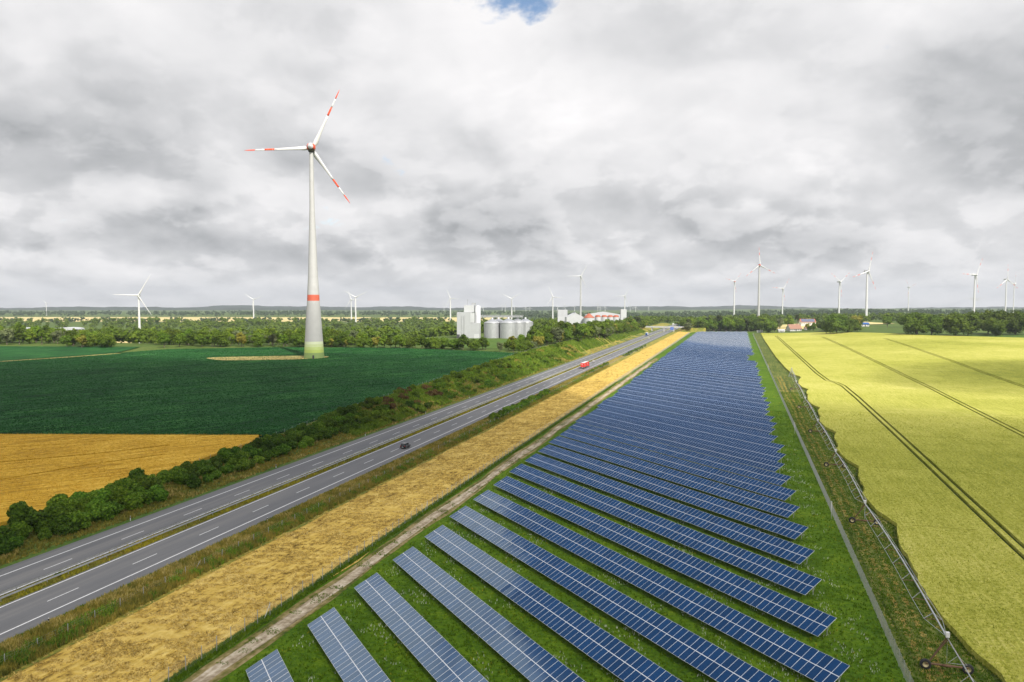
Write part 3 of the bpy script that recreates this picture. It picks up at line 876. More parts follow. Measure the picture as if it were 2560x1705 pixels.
tufts('grass', clump(scatter_st(7000, 55, 330, -63, -60, 30, 1.4), 6, 1.4, 10), .14, .2, 3, M['g_green'], -.15, .7, 'grass tufts growing in the gravel track', 10)
tufts('tall_grass', scatter_st(30000, 55, 620, -141, -122, 31, 1.3), .6, .34, 3, M['g_mix'], -.1, .6, 'rough grass on the slope left of the motorway', 11)
tufts('tall_grass', clump(scatter_st(16000, 80, 900, -132, -122, 32, 1.2), 14, 1.0, 11), .6, .36, 3, M['g_dry'], -.1, .6, 'dry golden grass on the slope left of the motorway', 12)
tufts('undergrowth', np.vstack([clump(scatter_st(22000, 225, 620, -141.5, -123.5, 38, 1.2), 16, -1.0, 16), clump(scatter_st(14000, 600, 1090, -142, -127.5, 39, 1.0), 22, -1.2, 17)]), 1.0, .8, 4, M['leaf'], -.1, .8, 'low green undergrowth on the slope left of the motorway', 20)
tufts('weeds', clump(scatter_st(16000, 40, 900, -108.7, -106.0, 33, 1.3), 12, .2, 12), .42, .26, 3, M['g_yellow'], -.05, .7, 'yellow weeds in the median', 13)
tufts('grass', scatter_st(14000, 40, 700, -109.2, -105.9, 34, 1.3), .3, .24, 3, M['g_mix'], -.05, .7, 'rough grass in the median', 14)
tufts('grass', scatter_st(26000, 60, 400, 20.8, 33, 35, 1.4), .24, .25, 3, M['g_green'], -.2, .6, 'grass on the margin under the irrigation boom', 15)
def rut(n, t, sd_, seed):
    rg_ = np.random.default_rng(seed); s_ = 60 + 420 * rg_.random(n) ** 1.3; t_ = t + rg_.normal(0, sd_, n) + .3 * np.sin(s_ / 17)
    return np.column_stack([s_ * EX + t_ * NX, s_ * EY + t_ * NY])
tufts('grass', np.vstack([clump(rut(5200, 23.3, .22, 1), 5, -.8, 13), clump(rut(5200, 25.1, .22, 2), 5, -.8, 14), clump(rut(2600, 27.8, .3, 3), 6, .4, 15), clump(scatter_st(9000, 60, 420, 21, 30, 36, 1.4), 6, 1.6, 13)]),   .13, .24, 3, M['g_hay'], -.18, 1.0, 'straw-coloured grass and ruts on the margin', 16)
def keep_out(XY, lines, d):
    s = XY @ np.array([EX, EY]); t = XY @ np.array([NX, NY])
    ok = np.ones(len(XY), bool)
    for pts in lines:
        tt = np.interp(s, [p[0] for p in pts], [p[1] for p in pts]); ok &= np.abs(t - tt) > d
    return XY[ok]
wx = scatter_st(125000, 55, 330, 29, 130, 37, 1.7)
wx = wx[inside(wx, np.array(wheat_poly))]
wx = keep_out(wx, [[(25, 49.2), (160, 50.2), (280, 52.6), (380, 54.2)], [(140, 90.5), (280, 93.0), (430, 96.5)]], 1.75)
tufts('wheat_ears', wx, .34, .24, 2, M['g_wheat'], .55, .6, 'ears of the wheat field', 17)
bx_ = np.column_stack([np.random.default_rng(3).uniform(-340, 8, 110000), 238 + 330 * np.random.default_rng(4).random(110000) ** 1.5])
bx_ = bx_[inside(bx_, np.array(beet_poly))]
tufts('crop_leaves', bx_, .28, .55, 2, M['g_beet'], .36, 1.0, 'leaves of the green crop field', 18)
by_ = np.column_stack([np.random.default_rng(5).uniform(-230, -70, 60000), np.random.default_rng(6).uniform(120, 243, 60000)])
by_ = by_[inside(by_, np.array(barley_poly))]
bl = np.random.default_rng(8).random(2600); tufts('field_margin_weeds', np.column_stack([-81 - 300 * bl, 237.3 + np.where(bl < .29, 5.6 * bl / .29, 5.6 + 13 * (bl - .29) / .71) + np.random.default_rng(9).normal(0, .45, 2600)]), .55, .4, 4, M['g_mix'], .3, .8, 'weeds along the line between green and golden field', 21)
tufts('grain_ears', by_, .30, .32, 2, M['g_barley'], .62, .9, 'ears of the golden grain field', 19)

# ------------------------------------------------------------------ fences
def fence(label, t, s0, s1, step, h, near_s, dx, wires, seed, strut=(), wz_=.006):
    x, y = ST(s0, t)
    root = empty('wire_mesh_fence', (x, y, Zf(x, y)), ROADROT, label=label, category='fence')
    post = MB().mat(M['post']).box((0, 0, h / 2), (.07, .07, h + .1)).fix('post')
    rg = random.Random(seed)
    far_ = MB().mat(M['post'])
    z_of = lambda s: Zf(*ST(s, t)) - Zf(x, y) - .1
    s = s0
    while s < s1:
        if s < near_s:
            o = link('post', post, root, (rg.uniform(-.04, .04), s - s0, z_of(s)))
            o.rotation_euler = (R(rg.gauss(0, .9)), R(rg.gauss(0, .9)), 0)
        else:
            far_.box((0, s - s0, z_of(s) + h / 2), (.08, .08, h + .1))
        s += step
    if far_.v:
        far_.obj('far_posts', root, kind='stuff')
    for s in strut:
        MB().mat(M['post']).tube((0, s - s0 - 1.5, z_of(s)), (0, s - s0, z_of(s) + h * .92), .035, n=5).obj('strut', root)
    V = []; F = []
    def quad(a, b_, c, d):
        o = len(V); V.extend((a, b_, c, d)); F.append((o, o + 1, o + 2, o + 3))
    seg = 12.0
    for k in range(wires):
        zz = .08 + (h - .12) * k / (wires - 1)
        q = 0.0
        while q < s1 - s0:
            e = min(q + seg, s1 - s0); z1, z2 = z_of(s0 + q) + zz, z_of(s0 + e) + zz
            quad((0, q, z1), (0, e, z2), (0, e, z2 + .007), (0, q, z1 + .007)); q = e
    q = 0.0
    while q < s1 - s0:
        d = dx if s0 + q < near_s else dx * 2.5
        wq = wz_ if s0 + q < near_s else wz_ * 2.2
        z1 = z_of(s0 + q)
        quad((-wq / 2, q, z1 + .05), (wq / 2, q, z1 + .05), (wq / 2, q, z1 + h - .04), (-wq / 2, q, z1 + h - .04))
        quad((0, q - wq / 2, z1 + .05), (0, q + wq / 2, z1 + .05), (0, q + wq / 2, z1 + h - .04), (0, q - wq / 2, z1 + h - .04))
        q += d
    link('wire_mesh', np_mesh('wire_mesh', V, F, M['wire']), root, kind='stuff')
    return root
fence('grey wire mesh fence between solar park and irrigation boom', 20.2, 60, 1080, 3.0, 2.1, 420, .09, 16, 1, (), .009)
fence('wire mesh fence between hay strip and solar park', -65.0, 60, 1080, 2.9, 2.0, 420, .16, 9, 2, (92, 150.0, 235))
fence('low post and wire fence along the grassy verge of the motorway', -88.0, 60, 760, 4.6, 1.5, 420, .5, 5, 3, (105, 190, 262))
fence('post and wire fence between field and roadside hedge', -142.4, 130, 560, 4.5, 1.4, 480, .6, 4, 4, (188,))
for s in (168, 275, 514):
    x, y = ST(s, 19.6)
    MB().mat(M['white']).tube((0, 0, -.3), (0, 0, 3.6), .06, .05, 8).box((0, .12, 3.55), (.12, .32, .14)).obj('camera_pole', None, (x, y, Zf(x, y)), ROADROT,
        label='white camera pole on the right fence, %s from the camera' % {168: 'first', 275: 'second', 514: 'third'}[s], category='pole', group='poles on the right fence')

# ------------------------------------------------------------------ guard rails and marker posts
def guard_rail(label, t, side):
    x, y = ST(30, t)
    root = empty('guard_rail', (x, y, 0), ROADROT, label=label, category='guard rail')
    prof = [(0, .47), (.07, .51), (.07, .57), (.015, .62), (.07, .67), (.07, .73), (0, .77)]
    V = []; F = []
    ys = np.arange(0, 1180, 20.0)
    for yy in ys:
        V += [(side * p[0], yy, p[1]) for p in prof]
    m = len(prof)
    for a in range(len(ys) - 1):
        for b_ in range(m - 1):
            F.append((a * m + b_, a * m + b_ + 1, (a + 1) * m + b_ + 1, (a + 1) * m + b_))
    link('beam', np_mesh('beam', V, F, M['steel']), root)
    pm = MB().mat(M['steel']).box((-side * .05, 0, .33), (.10, .06, .78)).box((-side * .0, 0, .62), (.14, .05, .22)).fix('post')
    fp = MB().mat(M['steel'])
    for k in range(0, 290):
        if k < 95:
            link('post', pm, root, (0, 4.0 * k + 2, -.03))
        else:
            fp.box((-side * .05, 4.0 * k + 2, .33), (.10, .06, .78))
    fp.obj('far_posts', root, kind='stuff')
guard_rail('steel guard rail on the far side of the median', -108.95, -1)
guard_rail('steel guard rail on the near side of the median', -107.15, 1)
MARK_W = MB().mat(M['white']).box((0, 0, .5), (.13, .15, 1.0), taper=(.85, .8)).fix('body')
MARK_B = MB().mat(M['dark']).box((0, 0, 0), (.135, .155, .26), rz=0).fix('black_band')
for side, t, s0, nm in (('far', -121.3, 72.5, 'left'), ('near', -93.2, 80.0, 'right')):
    for k in range(14):
        s = s0 + 51.5 * k
        x, y = ST(s, t)
        r_ = empty('marker_post', (x, y, Zf(x, y) - .08), ROADROT, label='white marker post with black band, %s along the %s edge of the motorway' % (nth(k + 1), nm), category='marker post', group='marker posts of the motorway')
        link('body', MARK_W, r_); link('black_band', MARK_B, r_, (0, 0, .78))

# ------------------------------------------------------------------ irrigation boom
boom = empty('irrigation_boom', (*ST(*BOOM[0]), 0), label='long steel irrigation boom on wheeled towers between fence and wheat', category='irrigation boom')
bo = Vector((*ST(*BOOM[0]), 0))
def bw(s, t, z):
    x, y = ST(s, t)
    return Vector((x, y, Zf(x, y) + z)) - bo
HP = 4.25
tyre_prof = [(.36, -.15), (.60, -.17), (.66, -.09), (.66, .09), (.60, .17), (.36, .15)]
def wheel_mesh():
    mb = MB()
    mb.mat(M['dark']).lathe(tyre_prof, 20)
    mb.mat(M['rim']).lathe([(.36, -.13), (.30, -.10), (.12, -.05), (.12, .05), (.30, .10), (.36, .13)], 16)
    mb.lathe([(.0, -.07), (.12, -.06)], 12); mb.lathe([(.12, .06), (.0, .07)], 12)
    return mb.fix('wheel')
WHEEL = wheel_mesh()
for i, (s, t) in enumerate(BOOM[:-1]):
    mb = MB().mat(M['rustbeam'])
    g = -.17
    a, b_ = bw(s, t - 2.35, .75 + g), bw(s, t + 2.35, .75 + g)
    mb.tube(a, b_, .14, n=6)
    mb.tube(bw(s, t - .5, .72 + g), bw(s, t + .5, .72 + g), .19, n=8)
    top = bw(s, t, HP + g)
    for q in (-2.1, 2.1):
        for e in (-.28, .28):
            mb.tube(bw(s, t + q, .8 + g), top + Vector((EX * e, EY * e, 0)), .085, n=5)
        m1 = bw(s, t + q * .55, 2.4 + g)
        mb.tube(m1 + Vector((EX * .15, EY * .15, 0)), m1 - Vector((EX * .15, EY * .15, 0)), .04, n=4)
    mb.mat(M['steel']).tube(bw(s, t, HP + g - .2), bw(s, t, 1.0 + g), .02, n=4)
    tw = mb.obj('drive_tower', boom)
    MB().mat(M['white']).box(bw(s, t, HP + .45 + g), (.42, .42, .62), ROADROT).obj('control_box', tw)
    for q in (-2.35, 2.35):
        wl = link('wheel', WHEEL, tw, bw(s, t + q, .62 + g))
        # the axle lies along the boom, so the tower rolls across the field
        wl.rotation_euler = (R(90), 0, ROADROT)
for i in range(len(BOOM) - 1):
    (s0, t0), (s1, t1) = BOOM[i], BOOM[i + 1]
    pipe = MB().mat(M['steel']); truss = MB().mat(M['rustbeam'])
    N_ = 9
    def pt(k, off=0.0, dz_=0.0):
        f = k / N_
        p = bw(s0 + (s1 - s0) * f, t0 + (t1 - t0) * f + off, HP - .17 + .75 * 4 * f * (1 - f) + dz_)
        return p
    for k in range(N_):
        pipe.tube(pt(k), pt(k + 1), .11, n=8, cap=False)
    for k in range(1, N_):
        d = 1.15 * min(1, 1.4 * min(k, N_ - k) / (N_ / 2) + .45)
        L_, R_ = pt(k, -1.12, -d), pt(k, 1.12, -d)
        truss.mat(M['steel'])
        truss.tube(pt(k), L_, .055, n=4).tube(pt(k), R_, .055, n=4)
        truss.mat(M['rustbeam']).tube(L_, R_, .055, n=4)
    truss.mat(M['steel'])
    for off in (-1.12, 1.12):
        pr = pt(.15, off * .1, -.1)
        for k in range(1, N_):
            d = 1.15 * min(1, 1.4 * min(k, N_ - k) / (N_ / 2) + .45)
            q = pt(k, off, -d); truss.tube(pr, q, .028, n=3, cap=False); pr = q
        truss.tube(pr, pt(N_ - .15, off * .1, -.1), .028, n=3, cap=False)
    pipe.obj('pipe_span', boom)
    truss.obj('truss', boom)
    drops = MB().mat(M['dark'])
    for k in range(1, 2 * N_):
        p = pt(k / 2); drops.tube(p, p - Vector((0, 0, 1.5)), .014, n=3)
    drops.obj('drop_hoses', boom, kind='stuff')
# overhang at the near end
ovh = MB().mat(M['steel'])
p0, p1 = bw(BOOM[0][0], BOOM[0][1], HP - .17), bw(BOOM[0][0] - 24, BOOM[0][1] - .2, HP - .3)
ovh.tube(p0, p1, .075, n=8)
for k in range(1, 5):
    q = p0.lerp(p1, k / 5); L_, R_ = q + Vector((NX, NY, 0)) * -1.0 + Vector((0, 0, -1)), q + Vector((NX, NY, 0)) * 1.0 + Vector((0, 0, -1))
    ovh.tube(q, L_, .03, n=4).tube(q, R_, .03, n=4).tube(L_, R_, .03, n=4)
ovh.obj('pipe_overhang', boom)
s, t = BOOM[-1]
pm = MB().mat(M['steel'])
for a in (-1.6, 1.6):
    for c in (-1.6, 1.6):
        pm.tube(bw(s + a, t + c, -.2), bw(s + a * .12, t + c * .12, 5.2), .08, n=5)
for a, c, e, f in ((-1.6, -1.6, 1.6, -1.6), (1.6, -1.6, 1.6, 1.6), (1.6, 1.6, -1.6, 1.6), (-1.6, 1.6, -1.6, -1.6)):
    for k in (.08, .5):
        pm.tube(bw(s + a * (1 - k * .88), t + c * (1 - k * .88), k * 5.2), bw(s + e * (1 - k * .88), t + f * (1 - k * .88), k * 5.2), .05, n=4)
pm.tube(bw(s, t, 0), bw(s, t, 5.6), .12, n=8)
pm.obj('pivot_frame', boom)

# ------------------------------------------------------------------ wind turbines
def blade_sec(r0, r1, Rr, nseg, mat, big):
    mb = MB().mat(mat)
    fr = np.array([0, .04, .10, .18, .30, .5, .75, .93, 1.0]); ch = np.array([.036, .040, .080, .064, .046, .033, .024, .016, .005])
    th_ = np.array([.042, .042, .045, .030, .020, .013, .008, .004, .002]); tw = np.array([35, 32, 26, 20, 13, 7, 3, 1, 0.])
    rr = np.linspace(r0, r1, nseg + 1)
    n = 10; V = []; F = []
    for r_ in rr:
        c = np.interp(r_, fr, ch) * Rr; h = np.interp(r_, fr, th_) * Rr; a = R(np.interp(r_, fr, tw))
        for k in range(n):
            q = 2 * math.pi * k / n
            px = c * (.5 * math.cos(q) + .18); py = h * .5 * math.sin(q) * (1.25 if math.cos(q) < 0 else .8)
            V.append((px * math.cos(a) - py * math.sin(a), px * math.sin(a) + py * math.cos(a), r_ * Rr))
    m = len(rr)
    for k in range(m - 1):
        for j in range(n):
            F.append((k * n + j, k * n + (j + 1) % n, (k + 1) * n + (j + 1) % n, (k + 1) * n + j))
    F += [tuple(range(n - 1, -1, -1)), tuple(range((m - 1) * n, m * n))]
    mb.add(V, F, smooth=True)
    return mb
_bl = {}
def blades_of(Rr, red):
    key = (round(Rr), red)
    if key not in _bl:
        if red:
            _bl[key] = ([blade_sec(.0, .56, Rr, 10, M['white'], 1).fix('blade'), blade_sec(.705, .848, Rr, 4, M['white'], 1).fix('blade_mid')],
                        [blade_sec(.56, .705, Rr, 4, M['red'], 1).fix('red_band'), blade_sec(.848, 1, Rr, 5, M['red'], 1).fix('red_tip')])
        else:
            _bl[key] = ([blade_sec(0, 1, Rr, 16, M['white'], 1).fix('blade')], [])
    return _bl[key]
def turbine(x, y, hub, Rr, angles, label, red=False, yaw=0.0, prof=None, hubmat=None, band=None, group=None, style='egg', front=True, gz=None, tw=None):
    g = Zf(x, y) if gz is None else gz
    root = empty('wind_turbine', (x, y, g), 0, label=label, category='wind turbine', group=group)
    Ht = hub - g
    if prof is None:
        rb = (tw or 2.1)
        prof = [(rb, -1), (rb * .93, Ht * .15), (rb * .8, Ht * .5), (rb * .55, Ht - 1.6)]
    if isinstance(prof, list):
        MB().mat(M['tower'] if band else M['white']).lathe(prof, 20).obj('tower', root)
    else:
        prof(root, Ht)
    if band:
        for z0_, z1_, rr in band:
            MB().mat(M['band_red']).lathe([(rr + .03, z0_), (rr, z1_)], 24).obj('red_band', root)
    d = 1 if front else -1      # rotor towards the viewer (-y) or away from it
    k = Rr / 41.0
    nz = MB()
    nz.mat(hubmat or M['white'])
    if style == 'egg':
        pf = [(.2, -4.2), (1.3, -3.9), (2.2, -2.8), (2.75, -.8), (2.8, .8), (2.5, 2.4), (1.7, 3.9), (.7, 4.7), (.1, 4.9)]
        for (r0, z0_), (r1, z1_) in zip(pf[:-1], pf[1:]):
            pass
        tmp = MB(); tmp.lathe([(r_ * k, z_ * k) for r_, z_ in pf], 20)
        vs = [(v[0], d * v[2], v[1]) for v in tmp.v]
        nz.add(vs, tmp.f, smooth=True)
    else:
        nz.box((0, 2.6 * k * d, .3 * k), (3.6 * k, 10.5 * k, 3.6 * k), 0, (.92, .96))
        nz.box((0, 6.0 * k * d, 2.6 * k), (2.2 * k, 1.6 * k, 1.0 * k))
    no = nz.obj('nacelle', root, (0, 0, Ht), yaw)
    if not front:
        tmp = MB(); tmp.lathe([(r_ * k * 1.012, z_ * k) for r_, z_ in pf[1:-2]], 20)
        vs = [(v[0], d * v[2], v[1]) for v in tmp.v]
        for sx in (-1, 1):
            fs = [f for f in tmp.f if sx * sum(vs[q][0] for q in f) / 4 > 1.0 * k and abs(sum(vs[q][2] for q in f) / 4) < 1.5 * k]
            MB().mat(M['red']).add(vs, fs, smooth=True).obj('red_patch', no)
        fs = [f for f in tmp.f if sum(vs[q][2] for q in f) / 4 < -1.3 * k]  # shade under the nacelle, put in as a dark shell
        MB().mat(M['bark']).add(vs, fs, smooth=True).obj('underside_shade', no)
    if style == 'egg' and hubmat:
        wp = MB().mat(M['white'])
        tmp = MB(); tmp.lathe([(2.80 * k, -.3 * k), (2.86 * k, .5 * k), (2.78 * k, 1.1 * k)], 20)
        wp.add([(v[0], d * v[2], v[1]) for v in tmp.v], tmp.f, smooth=True)
        wp.obj('white_ring', no)
        MB().mat(M['tin']).lathe([(1.15 * k, -3.3 * k), (1.9 * k, -2.35 * k), (2.0 * k, -2.0 * k)], 16).obj('yaw_collar', no)
        MB().mat(M['steel']).tube((-.5, 0, 2.7 * k), (-.5, 0, 3.8 * k), .06, n=4).tube((.5, 0, 2.7 * k), (.5, 0, 3.8 * k), .06, n=4).tube((-1.2, 0, 3.6 * k), (1.2, 0, 3.6 * k), .05, n=4).obj('wind_vane', no)
    sp = MB().mat(M['white'] if not hubmat else hubmat)
    tmp = MB(); tmp.lathe([(1.9 * k, .9 * k), (1.85 * k, -.2 * k), (1.3 * k, -1.6 * k), (.05, -2.2 * k)], 16)
    off = -3.6 * k * d
    ho = None
    c, s_ = math.cos(yaw), math.sin(yaw)
    sp.add([(v[0], d * v[2], v[1]) for v in tmp.v], tmp.f, smooth=True)
    ho = sp.obj('hub', root, (-s_ * off, c * off, Ht), yaw)
    wh, rd = blades_of(Rr, red)
    for a in angles:
        phi = R(90 - a)
        rot = Matrix.Rotation(yaw, 4, 'Z') @ Matrix.Rotation(phi, 4, 'Y')
        bo_ = link('blade', wh[0], root, (-s_ * off, c * off, Ht))
        bo_.rotation_euler = rot.to_euler()
        for w_ in wh[1:]:
            link('white_section', w_, bo_)
        for w_ in rd:
            link(w_.name.split('.')[0], w_, bo_)
    return root
# the large turbine on the crop field
MTX, MTY, MTG, MTHUB = -128.5, 482.0, 8.7, 144.0
px = 482.0 / 1860
W_ = [(-1.5, 6.65), (0, 6.55), (3.9, 6.2), (11.1, 5.75), (29.6, 4.60), (37.2, 3.93), (41.3, 3.80), (56, 3.0), (97, 1.62), (133.8, 1.2)]
wz = [w[0] for w in W_]; wr = [w[1] for w in W_]
def main_tower(root, Ht):
    cuts = [(-1.5, 3.9, 'tg0'), (3.9, 5.8, 'tg1'), (5.8, 7.6, 'tg2'), (7.6, 9.4, 'tg3'), (9.4, 11.1, 'tg4')]
    for a, b_, m_ in cuts:
        MB().mat(M[m_]).lathe([(np.interp(z_, wz, wr), z_) for z_ in (a, b_)], 40).obj('green_band', root)
    z1_, z2_ = 37.3, 41.2
    zs = [11.1, 16, 22, 29.6, 37.3]
    MB().mat(M['tower']).lathe([(np.interp(z_, wz, wr), z_) for z_ in zs], 40).obj('lower_tower', root)
    MB().mat(M['band_red']).lathe([(np.interp(z_, wz, wr), z_) for z_ in (z1_, z2_)], 40).obj('red_band', root)
    MB().mat(M['tower']).lathe([(np.interp(z_, wz, wr), z_) for z_ in (41.2, 48, 56, 66, 80, 97, 115, 133.2)], 40).obj('upper_tower', root)
    for z_ in (15, 19, 23, 27, 31, 35, 45, 49, 53, 57, 61):
        r_ = np.interp(z_, wz, wr)
        MB().mat(M['tower']).lathe([(r_ + .02, z_ - .06), (r_ + .02, z_ + .06)], 40).obj('ring_joint', root)
    MB().mat(M['tin']).box((1.2, -6.5, 1.3), (1.1, .25, 2.2)).obj('door', root)
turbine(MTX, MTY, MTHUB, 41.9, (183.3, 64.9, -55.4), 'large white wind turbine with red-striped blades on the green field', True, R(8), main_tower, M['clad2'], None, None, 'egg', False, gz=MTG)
TG = 'white wind turbines in the distance'
for (x, y, hub, Rr, ang, red, yaw, style, lab, tw_) in [  # x, y and hub heights worked out beforehand from image pixels
    (-2326, 3720, 34, 30, (133, 10, -110), False, 20, 'box', 'tiny white turbine at the far left horizon', 1.7),
    (-521, 1040, 53.5, 33, (178, 60, -58), False, 10, 'egg', 'white turbine standing at the left edge of the crop field', 1.9),
    (-789, 2273, 49.7, 33, (145, 22, -97), False, 10, 'box', 'small white turbine between left turbine and large turbine', 2.2),
    (-457, 2117, 49.4, 33, (105, 237, 357), False, 0, 'box', 'left one of two overlapping white turbines right of the large tower', 2.0),
    (-379, 1805, 54.7, 33, (150, 25, -92), False, 0, 'box', 'right one of two overlapping white turbines right of the large tower', 2.1),
    (-188, 2273, 53.3, 33, (112, 240, 357), False, 0, 'box', 'white turbine just left of the grain elevator', 2.4),
    (-1, 2273, 52.1, 33, (152, 35, -88), False, 0, 'box', 'white turbine rising behind the metal grain silos', 2.4),
    (120, 2192, 57.7, 33, (113, 235, 352), False, 0, 'box', 'white turbine above the red-roofed tank', 2.3),
    (213, 2311, 122.2, 41, (180, 61, -62), False, 0, 'egg', 'tall white turbine with a red ring beside the white hall', 3.0),
    (404, 2669, 63.2, 33, (181, 63, -65), False, 0, 'box', 'white turbine above the motorway bridge', 2.4),
    (719, 2411, 108, 35, (163, 52, -82), True, 15, 'egg', 'red-tipped turbine left of the red-nosed tall one', 2.4),
    (574, 1733, 128.5, 41, (94, 219, 332), True, 0, 'egg', 'tall red-tipped turbine with red nose behind the solar park trees', 2.9),
    (788, 2170, 81.3, 35, (174, 58, -80), True, 12, 'box', 'short red-tipped turbine right of the red-nosed tall one', 2.0),
    (883, 2011, 96.6, 40, (144, 40, -82), True, 20, 'box', 'red-tipped turbine behind the round oak', 2.4),
    (781, 1641, 110.5, 45, (77, 197, -62), True, 18, 'box', 'biggest of the right-hand turbines with orange blade bands', 2.8),
    (1506, 2830, 96.5, 35, (124, 25, 255), True, 20, 'box', 'faint grey turbine above the yellow tree', 1.9),
    (1129, 1820, 109.3, 45, (178, 66, -80), True, 18, 'box', 'red-tipped turbine near the right picture edge with level blade', 2.6),
    (1330, 2007, 103.4, 41, (90, 216, 325), True, 10, 'box', 'upright-bladed red-tipped turbine second from the right edge', 2.0),
    (1461, 2170, 96.5, 35, (88, 208, 328), True, 60, 'box', 'thin grey turbine closest to the right picture edge', 1.5)]:
    g = Zf(x, y)
    band = None
    if 'red ring' in lab or 'red nose' in lab:
        band = [(14, 17.5, tw_ * 1.02)] if 'ring' in lab else [(9, 12.5, tw_ * 1.02)]
    turbine(x, y, hub, Rr, ang, lab, red, R(yaw), None, M['red'] if (red and style == 'egg') else None, band, TG, style, True, None, tw_)
for (xx, yy, hz, q, yw) in [(-635, 6951, 15.5, 91, -6), (-223, 5815, -2.3, 102, 21), (-94, 7130, -6.3, 114, -35), (-55, 5981, 13.9, 65, -10), (21, 5978, -3.7, 12, -8), (123, 6597, -12.7, 89, 24), (165, 6869, -17.9, 99, -1), (376, 6118, -4.9, 18, 12), (425, 5963, 8.1, 115, -30), (532, 6341, -6.7, 45, -29), (751, 6514, 17.4, 51, 6), (748, 6324, -6.6, 67, 34), (795, 6359, -6.9, 79, 13), (954, 6014, 7.8, 82, 15), (958, 5771, -2.0, 84, 12), (1312, 7144, -13.4, 1, 19)]:  # positions and hub heights converted from pixel positions in the image
    turbine(xx, yy, hz, 38, (q, q + 120, q + 240), 'faint grey turbine on the far horizon', False, R(yw), None, None, None, 'faint turbines on the horizon', 'box', True, None, 2.2)
# ------------------------------------------------------------------ trees
def ico(sub):
    bm = bmesh.new(); bmesh.ops.create_icosphere(bm, subdivisions=sub, radius=1)
    bm.verts.ensure_lookup_table()
    V = np.array([v.co[:] for v in bm.verts]); F = np.array([[v.index for v in f.verts] for f in bm.faces]); bm.free()
    return V, F
ICO1, ICO2 = ico(1), ico(2)
def crown_arrays(seed, h, w, base, nlobe, nleaf, leaf, shape='round', core=ICO1, corek=.78):
    rg = np.random.default_rng(seed)
    cz, rz = (base + h) / 2, (h - base) / 2
    C = []; Rl = []
    for k in range(nlobe):
        d = rg.normal(0, 1, 3); d /= np.linalg.norm(d)
        q = rg.uniform(.35, .78)
        rl = rg.uniform(.26, .42) * min(w, rz * 1.3)
        p = d * q
        if shape == 'cone':
            zz = rg.uniform(-1, .9); rr = (1 - (zz + 1) / 2) * .75 + .08; a = rg.uniform(0, 6.28); p = np.array([rr * math.cos(a), rr * math.sin(a), zz]); rl *= (.55 + .5 * (1 - (zz + 1) / 2))
        if shape == 'pine':
            p[2] = rg.uniform(.0, .85); rl *= .8
        C.append((p[0] * w, p[1] * w, cz + p[2] * rz)); Rl.append(rl)
    C = np.array(C); Rl = np.array(Rl)
    cv, cf = core
    V = []; F = []; n0 = 0
    for c, r_ in zip(C, Rl):
        v = cv * (r_ * corek) * (1 + rg.uniform(-.18, .18, (len(cv), 1))) * np.array([1, 1, .85]) + c
        V.append(v); F.append(cf + n0); n0 += len(cv)
    pk = rg.choice(len(C), nleaf, p=Rl ** 2 / (Rl ** 2).sum())
    d = rg.normal(0, 1, (nleaf, 3)); d[:, 2] += .25; d /= np.linalg.norm(d, axis=1)[:, None]
    P = C[pk] + d * Rl[pk][:, None] * rg.uniform(.72, 1.22, (nleaf, 1)) * np.array([1, 1, .88])
    nrm = d + rg.normal(0, .55, (nleaf, 3)); nrm /= np.linalg.norm(nrm, axis=1)[:, None]
    u = np.cross(nrm, rg.normal(0, 1, (nleaf, 3))); u /= np.linalg.norm(u, axis=1)[:, None]
    t = np.cross(nrm, u)
    sz = leaf * rg.uniform(.55, 1.25, (nleaf, 1))
    fold = nrm * sz * .22
    q0 = P - u * sz * .5 - t * sz * .35; q1 = P + u * sz * .5 - t * sz * .3 + fold; q2 = P + u * sz * .15 + t * sz * .6
    V.append(np.stack([q0, q1, q2], 1).reshape(-1, 3)); F.append(np.arange(nleaf * 3).reshape(-1, 3) + n0)
    q3 = P - u * sz * .45 + t * sz * .25 + fold
    V.append(np.stack([q0, q2, q3], 1).reshape(-1, 3)); F.append(np.arange(nleaf * 3).reshape(-1, 3) + n0 + nleaf * 3)
    return np.vstack(V), np.vstack(F), C
def tree_meshes(seed, h, w, base, mat, nlobe=15, nleaf=1100, leaf=.8, shape='round'):
    V, F, C = crown_arrays(seed, h, w, base, nlobe, nleaf, leaf, shape)
    crown = np_mesh('crown', V, F, mat)
    rg = random.Random(seed)
    mb = MB().mat(M['bark'])
    r0 = h * .02 + .06
    top = base + (h - base) * .55
    mb.tube((0, 0, -.6), (rg.uniform(-.2, .2), rg.uniform(-.2, .2), base), r0 * 1.25, r0 * .8, 8)
    mb.tube((0, 0, base), (rg.uniform(-.3, .3), rg.uniform(-.3, .3), top), r0 * .8, r0 * .3, 7)
    for k in range(min(6, len(C))):
        mb.tube((0, 0, base + (top - base) * rg.uniform(.0, .6)), tuple(C[k]), r0 * .42, r0 * .12, 5)
    return crown, mb.fix('trunk')
SP = {}
def species(key, n, *a, **k):
    SP[key] = [tree_meshes(100 * len(SP) + j, *a, **k) for j in range(n)]
species('broad', 5, 13.0, 4.6, 1.2, M['leaf'], nlobe=18, nleaf=1800)
species('oak', 4, 15.0, 7.4, .5, M['leaf_oak'], nlobe=30, nleaf=3400, leaf=.85)
species('lime', 2, 11.0, 3.8, 1.8, M['leaf_lime'])
species('willow', 2, 12.0, 4.4, 1.2, M['leaf_grey'])
species('pine', 2, 16.0, 3.6, 6.5, M['leaf_pine'], shape='pine')
species('poplar', 2, 17.0, 2.6, 1.2, M['leaf'])
